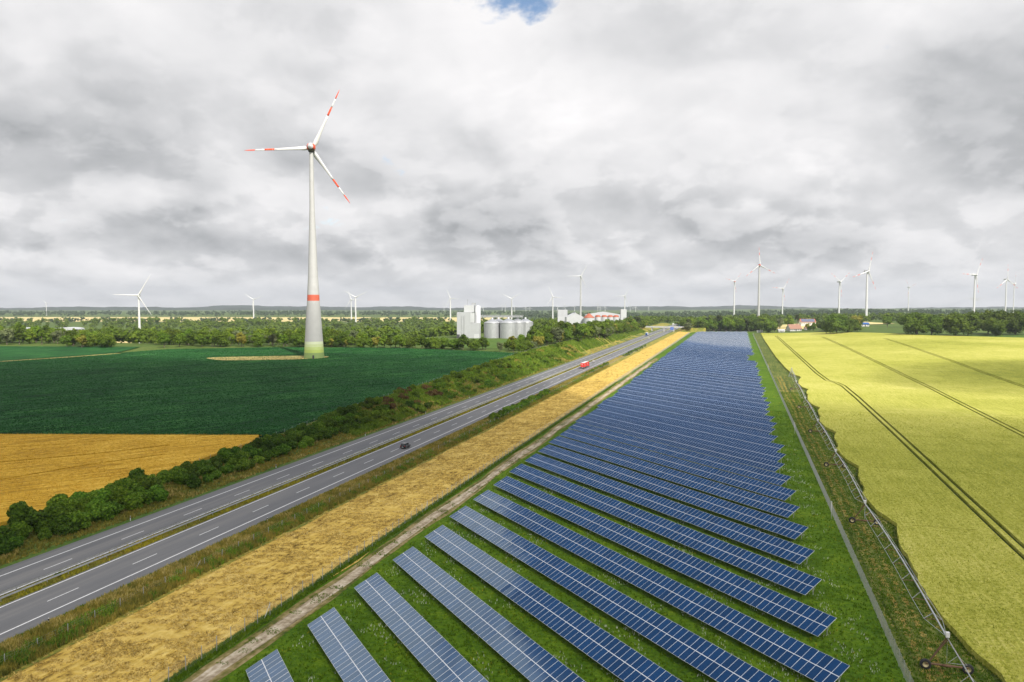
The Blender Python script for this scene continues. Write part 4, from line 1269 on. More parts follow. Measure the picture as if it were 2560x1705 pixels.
def tree(key, x, y, sc, label, group, seed, wide=1.0):
    rg = random.Random(seed)
    cr, tr = SP[key][rg.randrange(len(SP[key]))]
    root = empty({'broad': 'broadleaf_tree', 'oak': 'oak_tree', 'lime': 'lime_tree', 'willow': 'willow_tree', 'pine': 'pine_tree', 'poplar': 'poplar_tree'}[key],
                 (x, y, Zf(x, y) - .3), rg.uniform(0, 6.28), label=label, category='tree', group=group)
    root.scale = (sc * wide, sc * wide, sc)
    link('crown', cr, root); link('trunk', tr, root)
    return root
def jitter_line(n, f0, f1, seed):
    rg = random.Random(seed)
    return [(f0 + (f1 - f0) * (k + rg.uniform(.1, .9)) / n, rg) for k in range(n)]
KIND = {'broad': 'green broadleaf tree', 'oak': 'dark green oak', 'lime': 'yellow-green tree', 'willow': 'grey-green tree', 'pine': 'tall pine', 'poplar': 'slim tall tree'}
# belt of trees on the embankment left of the motorway, from the silos to the bridge
rg = random.Random(50)
for k in range(110):
    s = 498 + 640 * (k / 110) ** 1.08 + rg.uniform(-2, 2); t = -rg.uniform(143.5, 147) - (k % 3) * 8 + (11 if s > 760 else 7 if s > 640 else 0)
    key = rg.choices(['broad', 'oak', 'lime', 'willow', 'pine'], [6, 2.2, 1.6, 1.2, .8 if k > 30 else 0])[0]
    x, y = ST(s, t)
    sc = rg.uniform(.85, 1.2) * (.62 if k < 8 else .8 if k < 20 else 1.12) * {'oak': .8, 'pine': .9}.get(key, 1)
    tree(key, x, y, sc, '%s in the roadside tree belt' % KIND[key], 'tree belt left of the motorway, ' + KIND[key], k + 500, rg.uniform(1.0, 1.3))
# low wood behind the crop field, in front of the silos
for k in range(44):
    f = k / 44
    x = -165 + 150 * f + rg.uniform(-2, 2); y = 588 - 48 * f + rg.uniform(-2, 16)
    if -72 < x < -38 and rg.random() < .0:
        continue
    key = rg.choices(['broad', 'oak', 'lime'], [4, 4, .5])[0]
    tree(key, x, y, rg.uniform(.55, .85) * (.8 if key == 'oak' else 1), '%s in the dark copse before the grain elevator' % KIND[key], 'copse before the grain elevator, ' + KIND[key], k + 600, 1.25)
# wood edge behind the crop field
for k in range(96):
    f = k / 96
    a = -.60 + .40 * f + rg.uniform(-.006, .006); y = 592 + rg.uniform(0, 60) - 8 * f
    if -.545 < a < -.475:
        continue
    key = rg.choices(['broad', 'oak', 'lime', 'willow', 'poplar'], [6, 2.5, .7, 1.5, .4])[0]
    tree(key, a * y, y, rg.uniform(.8, 1.15) * {'oak': .8}.get(key, 1), '%s at the wood edge behind the crop field' % KIND[key], 'wood edge behind the crop field, ' + KIND[key], k + 700, rg.uniform(1, 1.3))
# taller lit trees at the far left
for k in range(46):
    f = k / 46
    a = -.735 + .20 * f + rg.uniform(-.004, .004); y = 650 + rg.uniform(0, 80)
    key = rg.choices(['broad', 'willow', 'poplar', 'oak', 'lime'], [4, 2.5, 1.5, 1, .6])[0]
    tree(key, a * y, y, rg.uniform(1.05, 1.4) * {'oak': .75, 'poplar': .85}.get(key, 1) * (1 - .35 * max(0, f - .45) / .55), '%s in the row at the left picture edge' % KIND[key], 'tree row at the left edge, ' + KIND[key], k + 800, 1.05)
# block of trees behind the end of the solar park
for k in range(56):
    f = k / 56
    x = 266 + 122 * f + rg.uniform(-3, 3); y = 1128 + (k % 3) * 17 + rg.uniform(0, 12)
    key = rg.choices(['broad', 'oak', 'lime', 'pine'], [5, 4, .8, .8])[0]
    tree(key, x, y, rg.uniform(1.15, 1.6) * {'oak': .95}.get(key, 1), '%s in the wood beyond the solar park' % KIND[key], 'wood behind the solar park, ' + KIND[key], k + 900, 1.1)
tree('willow', 262, 1105, 1.3, 'round olive tree at the left end of the wood beyond the solar park', None, 41, 1.2)
# round the farm houses
for k, (x, y, key, sc, lab) in enumerate([
    (404, 925, 'oak', 1.75, 'big round oak standing alone in the wheat edge'), (420, 932, 'oak', 1.35, 'smaller oak touching the right side of the big round oak'), (394, 932, 'broad', 1.2, 'broad tree touching the left side of the big round oak'),
    (447, 822, 'oak', 1.75, 'leftmost big oak of the dark grove on the right'), (466, 826, 'oak', 1.55, 'second oak of the dark grove on the right'), (488, 818, 'oak', 1.7, 'third oak of the dark grove on the right'),
    (507, 826, 'oak', 1.85, 'tall oak in the middle of the dark grove on the right'), (525, 806, 'oak', 1.35, 'low oak in front of the dark grove on the right'), (545, 830, 'oak', 1.9, 'sixth oak of the dark grove on the right'),
    (566, 836, 'oak', 1.8, 'seventh oak of the dark grove on the right'), (590, 840, 'oak', 1.9, 'last oak of the dark grove at the right picture edge'), (470, 862, 'oak', 1.7, 'oak half hidden behind the dark grove'),
    (556, 868, 'oak', 1.9, 'tallest oak behind the dark grove on the right'), (498, 880, 'broad', 1.8, 'light green tree behind the dark grove'),
    (468, 1010, 'lime', 2.0, 'bright yellow tree left of the dark grove'), (440, 1020, 'broad', 1.8, 'green tree between round oak and yellow tree'), (455, 985, 'broad', 1.2, 'small green tree below the yellow tree'),
    (425, 1010, 'oak', 1.1, 'dark shrubby oak right of the round oak'), (446, 960, 'oak', .8, 'dark low tree behind the right wheat edge'), (430, 965, 'broad', .75, 'low green tree on the wheat edge'),
    (372, 1075, 'oak', 1.3, 'dark oak beside the shed at the park corner'), (383, 1085, 'broad', 1.25, 'green tree left of the brown-roofed house'), (388, 1100, 'lime', 1.1, 'golden tree left of the brown-roofed house'),
    (431, 1084, 'lime', 1.0, 'yellow-green tree right of the brown-roofed house'), (440, 1085, 'broad', .9, 'small tree in the garden right of the brown-roofed house'), (452, 1095, 'broad', 1.0, 'garden tree before the white building'),
    (405, 1180, 'oak', 1.7, 'tall oak rising behind the brown-roofed house'), (385, 1190, 'oak', 1.6, 'tall dark oak left behind the brown-roofed house'), (432, 1200, 'willow', 1.5, 'pale grey tree behind the brown-roofed house'),
    (452, 1215, 'broad', 1.6, 'tree behind the garden left of the white building'), (470, 1225, 'pine', 1.3, 'pine left of the white building'), (520, 1110, 'broad', 1.3, 'green tree right of the white building'),
    (545, 1080, 'broad', 1.4, 'tree behind the right wheat edge near the blue shed'), (560, 1060, 'oak', 1.2, 'dark tree near the blue shed'), (430, 1060, 'broad', .7, 'bush-like tree on the wheat edge by the garden'),
    (418, 1045, 'broad', .65, 'small bush-like tree at the wheat corner'), (441, 1045, 'oak', .7, 'dark bush-like tree by the garden fence'),
    (-530, 1075, 'oak', .8, 'dark tree left of the left turbine foot'), (-548, 1080, 'oak', .7, 'second dark tree left of the left turbine foot'), (-492, 1080, 'broad', .8, 'tree right of the left turbine foot')]):
    tree(key, x, y, sc, lab, None, k + 1000, 1.1 if key != 'oak' else 1.15)

# woods too far to tell the trees apart
LOW = [crown_arrays(900 + j, 12.5, 5.4, .3, 9, 72, 1.9) for j in range(6)]
FARL = [crown_arrays(950 + j, 12.5, 5.8, .3, 5, 18, 2.8) for j in range(5)]
def wood(name, label, pts, mat, s0, s1, seed, LOW=LOW):
    rg_ = np.random.default_rng(seed); VV = []; FF = []; n0 = 0
    for (x, y), z in zip(pts, Z(pts[:, 0], pts[:, 1])):
        V, F, _ = LOW[rg_.integers(len(LOW))]
        a = rg_.uniform(0, 6.28); s = rg_.uniform(s0, s1); w = s * rg_.uniform(.9, 1.3)
        X = V[:, 0] * math.cos(a) - V[:, 1] * math.sin(a); Y = V[:, 0] * math.sin(a) + V[:, 1] * math.cos(a)
        VV.append(np.column_stack([X * w + x, Y * w + y, V[:, 2] * s + z - 1])); FF.append(F + n0); n0 += len(V)
    return link(name, np_mesh(name, np.vstack(VV), np.vstack(FF), mat), kind='stuff', label=label)
def polar(n, a0, a1, y0, y1, seed, thr=-9, scale=90, holes=()):
    rg_ = np.random.default_rng(seed)
    a = rg_.uniform(a0, a1, n); y = y0 + (y1 - y0) * rg_.random(n) ** .8
    P = np.column_stack([a * y, y])
    P = clump(P, scale, thr, seed + 1)
    for (hx0, hx1, hy0, hy1) in holes:
        P = P[~((P[:, 0] > hx0) & (P[:, 0] < hx1) & (P[:, 1] > hy0) & (P[:, 1] < hy1))]
    return P
SILO = (-125, 25, 640, 835)
wood('woodland', 'mixed woodland in the valley behind the crop field', polar(900, -.78, -.02, 650, 1050, 61, -3.6, 90, [SILO, (-560, -395, 820, 965), (-560, -480, 940, 1060)]), M['wood_mass'], .8, 1.45, 1)
wood('woodland', 'lighter woodland farther back in the valley', polar(1150, -.80, .02, 1050, 2000, 62, -1.8, 140, [(-780, -470, 1100, 1345), (-1150, -860, 1430, 1620), SILO]), M['wood_mass'], 1.0, 1.8, 2)
wood('woodland', 'woods behind the motorway tree belt and the bridge', polar(560, -.02, .27, 900, 2300, 63, -3.5, 120, [(70, 205, 1060, 1270), (ST(900, -141)[0] - 8, 460, 850, 1145), (ST(1150, -145)[0], ST(1150, -70)[0], 1040, 1300), (230, 560, 1300, 2300)]), M['wood_mass'], .95, 1.4, 3)
wood('woodland', 'woods on both sides of the motorway beyond the bridge', np.vstack([scatter_st(170, 1185, 2300, -210, -134, 70), scatter_st(110, 1260, 2300, -80, -20, 71)]), M['wood_mass'], 1.0, 1.4, 8)
wood('woodland', 'woods behind the farm on the right', polar(560, .29, .82, 1180, 1900, 64, -2.0, 110, [(430, 640, 1120, 1400), (440, 600, 1150, 1300)]), M['wood_mass'], 1.0, 1.6, 4)
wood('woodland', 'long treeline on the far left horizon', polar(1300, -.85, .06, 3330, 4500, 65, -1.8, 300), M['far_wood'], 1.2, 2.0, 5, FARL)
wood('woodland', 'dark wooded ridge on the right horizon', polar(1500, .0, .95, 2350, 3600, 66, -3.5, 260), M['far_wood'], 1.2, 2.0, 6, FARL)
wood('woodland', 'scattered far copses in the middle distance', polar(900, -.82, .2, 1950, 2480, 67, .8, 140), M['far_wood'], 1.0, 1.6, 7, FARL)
# low blue hills at the very horizon
hp = []
hx = np.linspace(-7500, 7500, 260)
for (yy, amp, b0, sd_) in ((8200, 22, -28, 3), (9600, 30, -30, 5)):
    rgh = np.random.default_rng(sd_); hz = np.zeros(len(hx))
    for L_ in (5200, 2300, 1100, 420, 150):
        hz += (L_ / 5200) ** .75 * np.sin(hx * 6.28 / L_ + rgh.uniform(0, 6.28))
    hz = b0 - 6 + amp * (hz - hz.mean()) / np.abs(hz).max() + rgh.normal(0, 1.6, len(hx))
    V = np.vstack([np.column_stack([hx, np.full(len(hx), yy - 900), np.full(len(hx), -160.0)]), np.column_stack([hx, np.full(len(hx), yy), hz]), np.column_stack([hx, np.full(len(hx), yy + 700), np.full(len(hx), -160.0)])])
    n = len(hx)
    F = [[k * n + i, k * n + i + 1, (k + 1) * n + i + 1, (k + 1) * n + i] for k in (0, 1) for i in range(n - 1)]
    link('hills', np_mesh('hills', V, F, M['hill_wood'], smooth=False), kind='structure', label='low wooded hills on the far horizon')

# ------------------------------------------------------------------ hedge bushes
def bush_mesh(seed, r, h, mat, nleaf, leaf, nl=11):
    V, F, C = crown_arrays(seed, h, r, -.25, nl, nleaf, leaf, core=ICO1, corek=.66)
    return np_mesh('foliage', V, F, mat)
BUSH = [bush_mesh(300 + j, 2.5, 3.9, M['leaf_hedge'], 4600, .46, 18) for j in range(4)]
SHRUB = [bush_mesh(320 + j, 1.7, 1.8, M['leaf_hedge' if j < 2 else 'leaf'], 1700, .32) for j in range(5)]
RUST = [bush_mesh(340 + j, 1.6, 1.8, M['leaf_rust'], 1700, .32) for j in range(2)]
def bush(me, x, y, sc, name, label, group, seed):
    o = link(name, me, None, (x, y, Zf(x, y) - .15), random.Random(seed).uniform(0, 6.28), label=label, category='shrub', group=group)
    w = random.Random(seed + 1).uniform(.9, 1.2)
    o.scale = (sc * w, sc * w, sc)
    return o
rg = random.Random(77); n_ = 0
spots = []
s = 44.0
while s < 246:
    dens = 1.0 if not (105 < s < 108 or 147 < s < 150) else .3
    for row in range(3):
        if rg.random() < (.85, .97, .85)[row] * dens:
            big_ = 1.3 if (112 < s < 146 or s < 104) else .95
            spots.append((s + rg.uniform(-1.2, 1.2), -(127.6, 131.6, 135.8)[row] - rg.uniform(-1.0, 1.2) - (1.2 if s > 190 else 0), rg.uniform(.72, 1.1) * big_ * (.78, 1.0, 1.05)[row]))
    s += 4.3
for s, t, sc in sorted(spots):
    n_ += 1
    x, y = ST(s, t)
    bush(BUSH[rg.randrange(4)], x, y, sc, 'hedge_bush', 'dense dark bush in the roadside hedge, %s from its near end' % nth(n_), 'bushes of the roadside hedge', n_)
for k in range(330):
    s = 236 + 470 * (k / 330) ** 1.25 + rg.uniform(-2, 2); t = -rg.uniform(124.5, 141) - (1.0 if s > 420 else 0)
    if s > 610 or s > 430 and rg.random() < .35 or (t > -129 and rg.random() < .35):
        continue
    x, y = ST(s, t)
    rust = 268 < s < 318 and t < -130 and rg.random() < .7
    bush((RUST if rust else SHRUB)[rg.randrange(2 if rust else 5)], x, y, rg.uniform(.9, 1.7) if s < 430 else rg.uniform(.7, 1.25), 'shrub', ('rust-brown shrub' if rust else 'green shrub') + ' on the motorway slope', 'shrubs on the motorway slope' + (', rust-brown' if rust else ''), k + 2000)
for k in range(34):
    s = 272 + 92 * k / 34 + rg.uniform(-1, 1); x, y = ST(s, -rg.uniform(88.6, 91.6))
    bush(SHRUB[rg.randrange(3)], x, y, rg.uniform(1.0, 1.4), 'shrub', 'green shrub in the low hedge right of the motorway', 'low hedge right of the motorway', k + 2300)
for a, b_, n, g in ((440, 545, 24, 'small green shrub on the verge beside the red truck'), (615, 765, 26, 'small green shrub on the verge beyond the red truck')):
    for k in range(n):
        s = a + (b_ - a) * k / n + rg.uniform(-1.5, 1.5); x, y = ST(s, -rg.uniform(88.3, 91.5))
        bush(SHRUB[rg.randrange(4)], x, y, rg.uniform(.6, 1.05), 'shrub', g, g + 's', k + 2400 + a)
for k, (s, t) in enumerate([(70, -107.9), (95, -108.2), (133, -107.8), (118, -91.0), (141, -90.2)]):
    x, y = ST(s, t)
    bush(SHRUB[4], x, y, .42, 'shrub', 'small yellow-green shrub %s' % ('between the guard rails' if t < -100 else 'on the right verge'), 'small shrubs by the carriageway' + (' median' if t < -100 else ''), k + 2600)

# ------------------------------------------------------------------ vehicles
def wheel(parent, x, y, r, w, name='wheel'):
    mb = MB(); mb.mat(M['dark']).lathe([(r * .6, -w / 2), (r * .95, -w / 2), (r, -w * .3), (r, w * .3), (r * .95, w / 2), (r * .6, w / 2)], 16)
    mb.mat(M['silver']).lathe([(r * .6, -w * .42), (.02, -w * .3)], 12).lathe([(.02, w * .3), (r * .6, w * .42)], 12)
    mb.v = [(v[2], v[1], v[0]) for v in mb.v]
    return mb.obj(name, parent, (x, y, r))
def loft(mb, secs):
    """secs: (y, [(x, z) ...]) rings of equal length"""
    n = len(secs[0][1]); V = []; F = []
    for y, ring_ in secs:
        V += [(x, y, z) for x, z in ring_]
    for k in range(len(secs) - 1):
        for i in range(n):
            j = (i + 1) % n
            F.append((k * n + i, k * n + j, (k + 1) * n + j, (k + 1) * n + i))
    F += [tuple(range(n - 1, -1, -1)), tuple(range((len(secs) - 1) * n, len(secs) * n))]
    return mb.add(V, F)
def car(s, t, rot, paint, label, name='car', suv=True):
    x, y = ST(s, t)
    root = empty(name, (x, y, Zf(x, y) + .012), ROADROT + rot, label=label, category='car')
    h = 1.66 if suv else 1.45
    def ring_(w, z0, z1, c=.12):
        return [(-w + c, z0), (w - c, z0), (w, z0 + c), (w, z1 - c), (w - c, z1), (-w + c, z1), (-w, z1 - c), (-w, z0 + c)]
    bd = MB().mat(paint)
    loft(bd, [(-2.15, ring_(.80, .42, .85)), (-2.05, ring_(.88, .30, .98)), (-1.2, ring_(.91, .24, 1.02)), (.6, ring_(.91, .24, 1.0)), (1.3, ring_(.89, .24, .95)), (2.0, ring_(.84, .30, .80)), (2.15, ring_(.72, .40, .70))])
    bd.obj('body', root)
    cb_ = MB().mat(paint)
    cabin = [(-2.0, .82, .98), (-1.75, .70, h - .06), (-1.2, .68, h), (.1, .66, h - .02), (.45, .66, h - .1), (1.15, .78, .98)]
    loft(cb_, [(yy, [(-.80, .9), (.80, .9), (.74 if zz > 1.1 else w, min(zz, 1.2)), (w, zz), (-w, zz), (-.74 if zz > 1.1 else -w, min(zz, 1.2))]) for yy, w, zz in cabin])
    co = cb_.obj('cabin', root)
    g = MB().mat(M['glass'])
    g.add([(-.62, -2.02, 1.06), (.62, -2.02, 1.06), (.56, -1.83, h - .18), (-.56, -1.83, h - .18)], [(0, 1, 2, 3)])
    g.obj('rear_window', root)
    for sx in (-1, 1):
        MB().mat(M['glass']).add([(sx * .825, -1.5, 1.05), (sx * .825, .75, 1.05), (sx * .72, .25, h - .16), (sx * .72, -1.45, h - .14)], [(0, 1, 2, 3)]).obj('side_window', root)
        MB().mat(M['lamp_red']).box((sx * .70, -2.10, .92), (.26, .16, .26)).obj('tail_light', root)
    MB().mat(M['glass']).add([(-.66, 1.16, 1.0), (.66, 1.16, 1.0), (.58, .52, h - .10), (-.58, .52, h - .10)], [(0, 1, 2, 3)]).obj('windscreen', root)
    MB().mat(M['plate']).box((0, -2.17, .62), (.52, .03, .12)).obj('number_plate', root)
    MB().mat(M['silver']).box((-.62, -.6, h + .02), (.04, 1.7, .04)).box((.62, -.6, h + .02), (.04, 1.7, .04)).obj('roof_rails', root)
    for sx in (-.80, .80):
        for yy in (-1.32, 1.36):
            wheel(root, sx, yy, .34, .22)
    return root
car(211.4, -99.0, 0, M['black'], 'black hatchback car driving away on the near carriageway')
car(551, -103.0, 0, M['silver'], 'silver car overtaking the red truck', suv=False)
car(914, -103.2, 0, M['white'], 'tiny white car far ahead on the near carriageway', suv=False)
def truck(s, t, rot, paint, roof, label, trailer=True, cabpaint=None, lettering=False):
    x, y = ST(s, t)
    root = empty('truck', (x, y, Zf(x, y) + .012), ROADROT + rot, label=label, category='truck')
    cp = cabpaint or paint
    def cargo(y0, y1, nm):
        b_ = MB().mat(paint).box((0, (y0 + y1) / 2, 2.45), (2.5, y1 - y0, 2.75)).obj(nm, root)
        MB().mat(roof).box((0, (y0 + y1) / 2, 3.86), (2.44, y1 - y0 - .06, .06)).obj('roof_sheet', b_)
        MB().mat(M['steel']).box((0, (y0 + y1) / 2, 1.02), (2.3, y1 - y0, .1)).box((0, y0 - .02, 1.12), (2.5, .06, .16)).obj('chassis', b_)
        if lettering:
            mk = MB().mat(M['white'])
            for sx in (-1.256, 1.256):
                for k, (a, wd) in enumerate(((1.2, .3), (1.7, .25), (2.15, .35), (2.7, .25), (3.1, .3))):
                    mk.box((sx, y0 + a + wd / 2, 2.75), (.012, wd, .34 if k % 2 else .28))
                mk.box((sx, y0 + 2.6, 2.25), (.012, 2.2, .08))
            mk.box((-.25, y0 - .006, 2.9), (.9, .012, .22)).box((.1, y0 - .006, 2.45), (1.2, .012, .10))
            mk.obj('lettering', b_)
        return b_
    cargo(0, 7.4, 'rear_box')
    if trailer:
        cargo(8.6, 15.6, 'front_box')
        MB().mat(M['tin']).tube((0, 7.4, .8), (0, 8.6, .8), .08, n=6).obj('drawbar', root)
        cy = 16.0
    else:
        cy = 7.8
    cab = MB().mat(cp)
    loft(cab, [(cy, [(-1.22, .55), (1.22, .55), (1.22, 3.4), (1.0, 3.6), (-1.0, 3.6), (-1.22, 3.4)]), (cy + 1.6, [(-1.24, .5), (1.24, .5), (1.24, 3.2), (1.0, 3.4), (-1.0, 3.4), (-1.24, 3.2)]), (cy + 2.25, [(-1.18, .5), (1.18, .5), (1.18, 2.3), (1.0, 2.9), (-1.0, 2.9), (-1.18, 2.3)])])
    co = cab.obj('cab', root)
    MB().mat(M['glass']).add([(-1.05, cy + 2.27, 1.75), (1.05, cy + 2.27, 1.75), (.98, cy + 2.24, 2.75), (-.98, cy + 2.24, 2.75)], [(0, 1, 2, 3)]).obj('windscreen', co)
    for sx in (-1, 1):
        MB().mat(M['glass']).box((sx * 1.245, cy + 1.35, 2.2), (.02, .9, .75)).obj('side_window', co)
        MB().mat(M['lamp_red']).box((sx * 1.0, -.06, 1.05), (.36, .06, .16)).obj('tail_light', root)
        for yy in ((1.2, 2.3, 6.2) + ((10.2, 11.4) if trailer else ()) + (cy + .9,)):
            wheel(root, sx * 1.02, yy, .5, .3)
    MB().mat(M['plate']).box((0, -.06, .82), (.52, .03, .12)).obj('number_plate', root)
    return root
truck(494.5, -100.2, 0, M['truck_red'], M['roofwhite'], 'red truck with trailer driving away, pale roof and white lettering', lettering=True)
truck(1000, -115.0, math.pi, M['roofwhite'], M['roofwhite'], 'blue-cabbed truck approaching on the far carriageway near the bridge', False, M['truck_blue'])
for k, (s, t, p, lab) in enumerate([(1420, -115, 'white', 'white truck beyond the bridge on the far carriageway'), (1560, -100.5, 'roofwhite', 'pale truck beyond the bridge on the near carriageway'), (1690, -113.5, 'white', 'farthest white truck on the motorway')]):
    truck(s, t, math.pi if t < -107 else 0, M[p], M['roofwhite'], lab, False, M['white'])

# ------------------------------------------------------------------ bridge and motorway signs
x, y = ST(1140, -107)
br = empty('motorway_bridge', (x, y, 0), ROADROT, label='pale concrete road bridge crossing over the motorway', category='bridge')
MB().mat(M['concrete']).box((0, 0, 6.1), (78, 8.5, 1.1)).obj('deck', br)
for q in (-4.1, 4.1):
    MB().mat(M['clad2']).box((0, q, 6.95), (80, .3, .7)).obj('parapet', br)
    rl = MB().mat(M['steel'])
    for k in range(-38, 39, 2):
        rl.box((k, q, 7.6), (.08, .08, .7))
    rl.box((0, q, 7.9), (78, .08, .08)).obj('railing', br)
for q in (-17, 1.2, 15.5):
    MB().mat(M['concrete']).box((q, 0, 2.6), (1.5, 6.5, 6.2), 0, (1.25, 1.05)).obj('pier', br)
for q in (-1, 1):
    MB().mat(M['verge']).add([(q * 24, -9, -.5), (q * 62, -13, -.5), (q * 62, 13, -.5), (q * 24, 9, -.5), (q * 36, -4.5, 5.6), (q * 62, -4.5, 5.6), (q * 62, 4.5, 5.6), (q * 36, 4.5, 5.6)],
        [(0, 1, 5, 4), (1, 2, 6, 5), (2, 3, 7, 6), (3, 0, 4, 7), (4, 5, 6, 7), (3, 2, 1, 0)]).obj('embankment', br)
def sign(s, t, w, h, z, label):
    x, y = ST(s, t)
    r_ = empty('motorway_sign', (x, y, Zf(x, y)), ROADROT, label=label, category='sign', group=None)
    MB().mat(M['sign_blue']).box((0, 0, z + h / 2), (w, .12, h)).obj('panel', r_)
    mk = MB().mat(M['white'])
    for (a, b_, c, d) in ((0, h - .12, w - .2, .1), (0, .12, w - .2, .1), (-w / 2 + .12, h / 2, .1, h - .2), (w / 2 - .12, h / 2, .1, h - .2), (-w * .22, h * .45, .22, h * .55), (w * .16, h * .68, w * .42, .3), (w * .16, h * .36, w * .34, .3)):
        mk.box((a, -.068, z + b_), (c, .02, d))
    mk.obj('white_marks', r_)
    for q in (-w * .3, w * .3):
        MB().mat(M['steel']).box((q, .14, (z + h) / 2), (.18, .14, z + h)).obj('post', r_)
sign(1105, -91.5, 5.2, 4.2, 3.6, 'blue motorway sign in front of the bridge')
sign(1260, -91.0, 4.2, 3.6, 3.0, 'smaller blue motorway sign beyond the bridge')
sign(1480, -88.0, 7.0, 4.5, 5.0, 'blue motorway sign against the far wood')

# ------------------------------------------------------------------ grain elevator and silos
gx0, gy0 = -42.0, 722.0
gz0 = Zf(gx0, gy0) - .4
el = empty('grain_elevator', (gx0, gy0, gz0), 0, label='tall pale grey grain elevator building beside the metal silos', category='elevator')
def bx(name, c, d, m, par=el, **k):
    return MB().mat(m).box(c, d).obj(name, par, **k)
bx('main_block', (-4.2, 8, 12.6), (14.5, 18, 25.2), M['clad'])
bx('low_block', (6.8, 6.5, 7.4), (7.6, 15, 14.8), M['clad'])
bx('upper_block', (0.2, 8, 28.6), (9.6, 13, 6.6), M['clad2'])
MB().mat(M['clad2']).lathe([(2.9, 0), (2.9, 31.2), (.2, 32.0)], 24, (8.3, 9, 0)).obj('round_bin', el)
bx('side_shaft', (3.6, -.6, 20.0), (4.2, 1.2, 9.5), M['clad2'])
for q in (-6.9, -4.4):
    bx('pipe_shaft', (q, -1.15, 11.5), (.7, .35, 20.5), M['steel'])
bx('door', (7.6, -1.12, 2.0), (5.0, .25, 4.0), M['clad2'])
bx('gate', (-10.2, -1.1, 1.9), (2.9, .25, 3.6), M['tin'])
bx('roof_plant', (4.5, 8, 33.0), (4, 4, 2.4), M['steel'])
MB().mat(M['steel']).tube((-1.6, 8, 31.8), (-1.6, 8, 37.2), .18, n=6).tube((-1.6, 8, 37), (-1.1, 8, 37.6), .4, n=6).obj('mast', el)
for k, (x, y, r, h, lab) in enumerate([(22.5, 8, 8.0, 14.8, 'first ribbed steel silo beside the elevator'), (38.5, 4, 8.4, 15.2, 'front steel silo in the middle of the silo row'), (28.5, 25, 8.0, 15, 'steel silo half hidden behind the first silo'),
                                       (47.5, 16, 8.0, 15.2, 'steel silo behind the front one to its right'), (55.5, 25, 7.6, 15.2, 'rearmost steel silo at the right end of the row')]):
    x += gx0; y += gy0
    g = Zf(x, y) - .4
    so = empty('steel_silo', (x, y, g), 0, label=lab, category='silo', group='metal grain silos')
    MB().mat(M['corr']).lathe([(r, 0), (r, h)], 40).obj('wall', so)
    MB().mat(M['steel']).lathe([(r + .35, h - .05), (r + .3, h + .1), (r * .12, h + r * .48), (.05, h + r * .48)], 24).obj('roof', so)
    rb = MB().mat(M['steel'])
    for q in range(24):
        a = q * math.pi / 12; rb.box((r * math.cos(a) * 1.004, r * math.sin(a) * 1.004, h / 2), (.14, .14, h), a)
    rb.obj('stiffeners', so)
    MB().mat(M['tin']).box((-r * .72 * .7, -r * .72, h * .93), (.9, .3, 1.7)).obj('hatch', so)
    MB().mat(M['steel']).lathe([(1.0, h + r * .46), (1.0, h + r * .46 + 1.1), (.1, h + r * .46 + 1.4)], 12).obj('roof_cap', so)
gal = MB().mat(M['steel'])
for z in (20.0, 22.2):
    gal.box((gx0 + 31, gy0 + 13, gz0 + z), (44, .25, .25)).box((gx0 + 31, gy0 + 15, gz0 + z), (44, .25, .25))
for k in range(23):
    xx = gx0 + 9.5 + k * 2; gal.tube((xx, gy0 + 13, gz0 + 20), (xx + 2 * (k % 2), gy0 + 13, gz0 + 22.2), .08, n=4).tube((xx, gy0 + 13, gz0 + 22.2), (xx, gy0 + 13, gz0 + 20), .08, n=4)
gal.box((gx0 + 31, gy0 + 14, gz0 + 21), (44, 1.4, 1.2))
for xx in (24, 40, 52):
    gal.tube((gx0 + xx, gy0 + 14, gz0), (gx0 + xx, gy0 + 14, gz0 + 20.2), .3, n=6)
gal.obj('conveyor_gallery', None, label='lattice conveyor bridge running over the metal silos', category='conveyor')
# second plant with the red-roofed tank
qx, qy = 118.0, 1185.0
def place(name, x, y, label, cat, group=None):
    return empty(name, (x, y, Zf(x, y) - .3), 0, label=label, category=cat, group=group)
r_ = place('red_roofed_tank', 122, 1180, 'round white tank with orange-red conical roof', 'tank')
MB().mat(M['clad2']).lathe([(8.6, 0), (8.6, 14.5)], 36).obj('wall', r_); MB().mat(M['orange']).lathe([(9.0, 14.3), (8.9, 14.7), (1.2, 21.0), (.05, 21.2)], 32).obj('roof', r_)
for k, xx in enumerate((137, 147.5, 157, 166)):
    r_ = place('white_tank', xx, 1188, 'pale silo with orange top, %s to the right of the red-roofed tank' % nth(k + 1), 'silo', 'pale silos of the second plant')
    MB().mat(M['clad2']).lathe([(4.8, 0), (4.8, 15.5)], 24).obj('wall', r_); MB().mat(M['orange']).lathe([(4.9, 15.4), (4.9, 16.2), (3.2, 18.4), (.1, 18.8)], 20).obj('top', r_)
r_ = place('storage_hall', 101, 1196, 'large white storage hall with pitched roof left of the red-roofed tank', 'hall')
MB().mat(M['clad2']).prism([(-14, 0), (14, 0), (14, 15), (0, 22), (-14, 15)], -10, 30).obj('hall_body', r_)
MB().mat(M['steel']).box((0, 10, 22.3), (1.2, 40, .8)).obj('ridge_vent', r_)
r_ = place('plant_tower', 178, 1190, 'white square tower at the right end of the second plant', 'tower')
MB().mat(M['clad2']).box((0, 0, 14), (9, 9, 28)).obj('tower_body', r_); MB().mat(M['orange']).box((8.5, 2, 8), (9, 8, 14), 0, (.1, 1)).obj('lean_to', r_)
r_ = place('plant_hall', 150, 1215, 'long white hall behind the pale silos', 'hall')
MB().mat(M['clad2']).prism([(-30, 0), (30, 0), (30, 19), (0, 24), (-30, 19)], -6, 14).obj('hall_body', r_)
r_ = place('panel_block', 84, 1240, 'white ribbed block behind the storage hall', 'building')
mb = MB().mat(M['clad2']).box((0, 0, 13), (16, 9, 28))
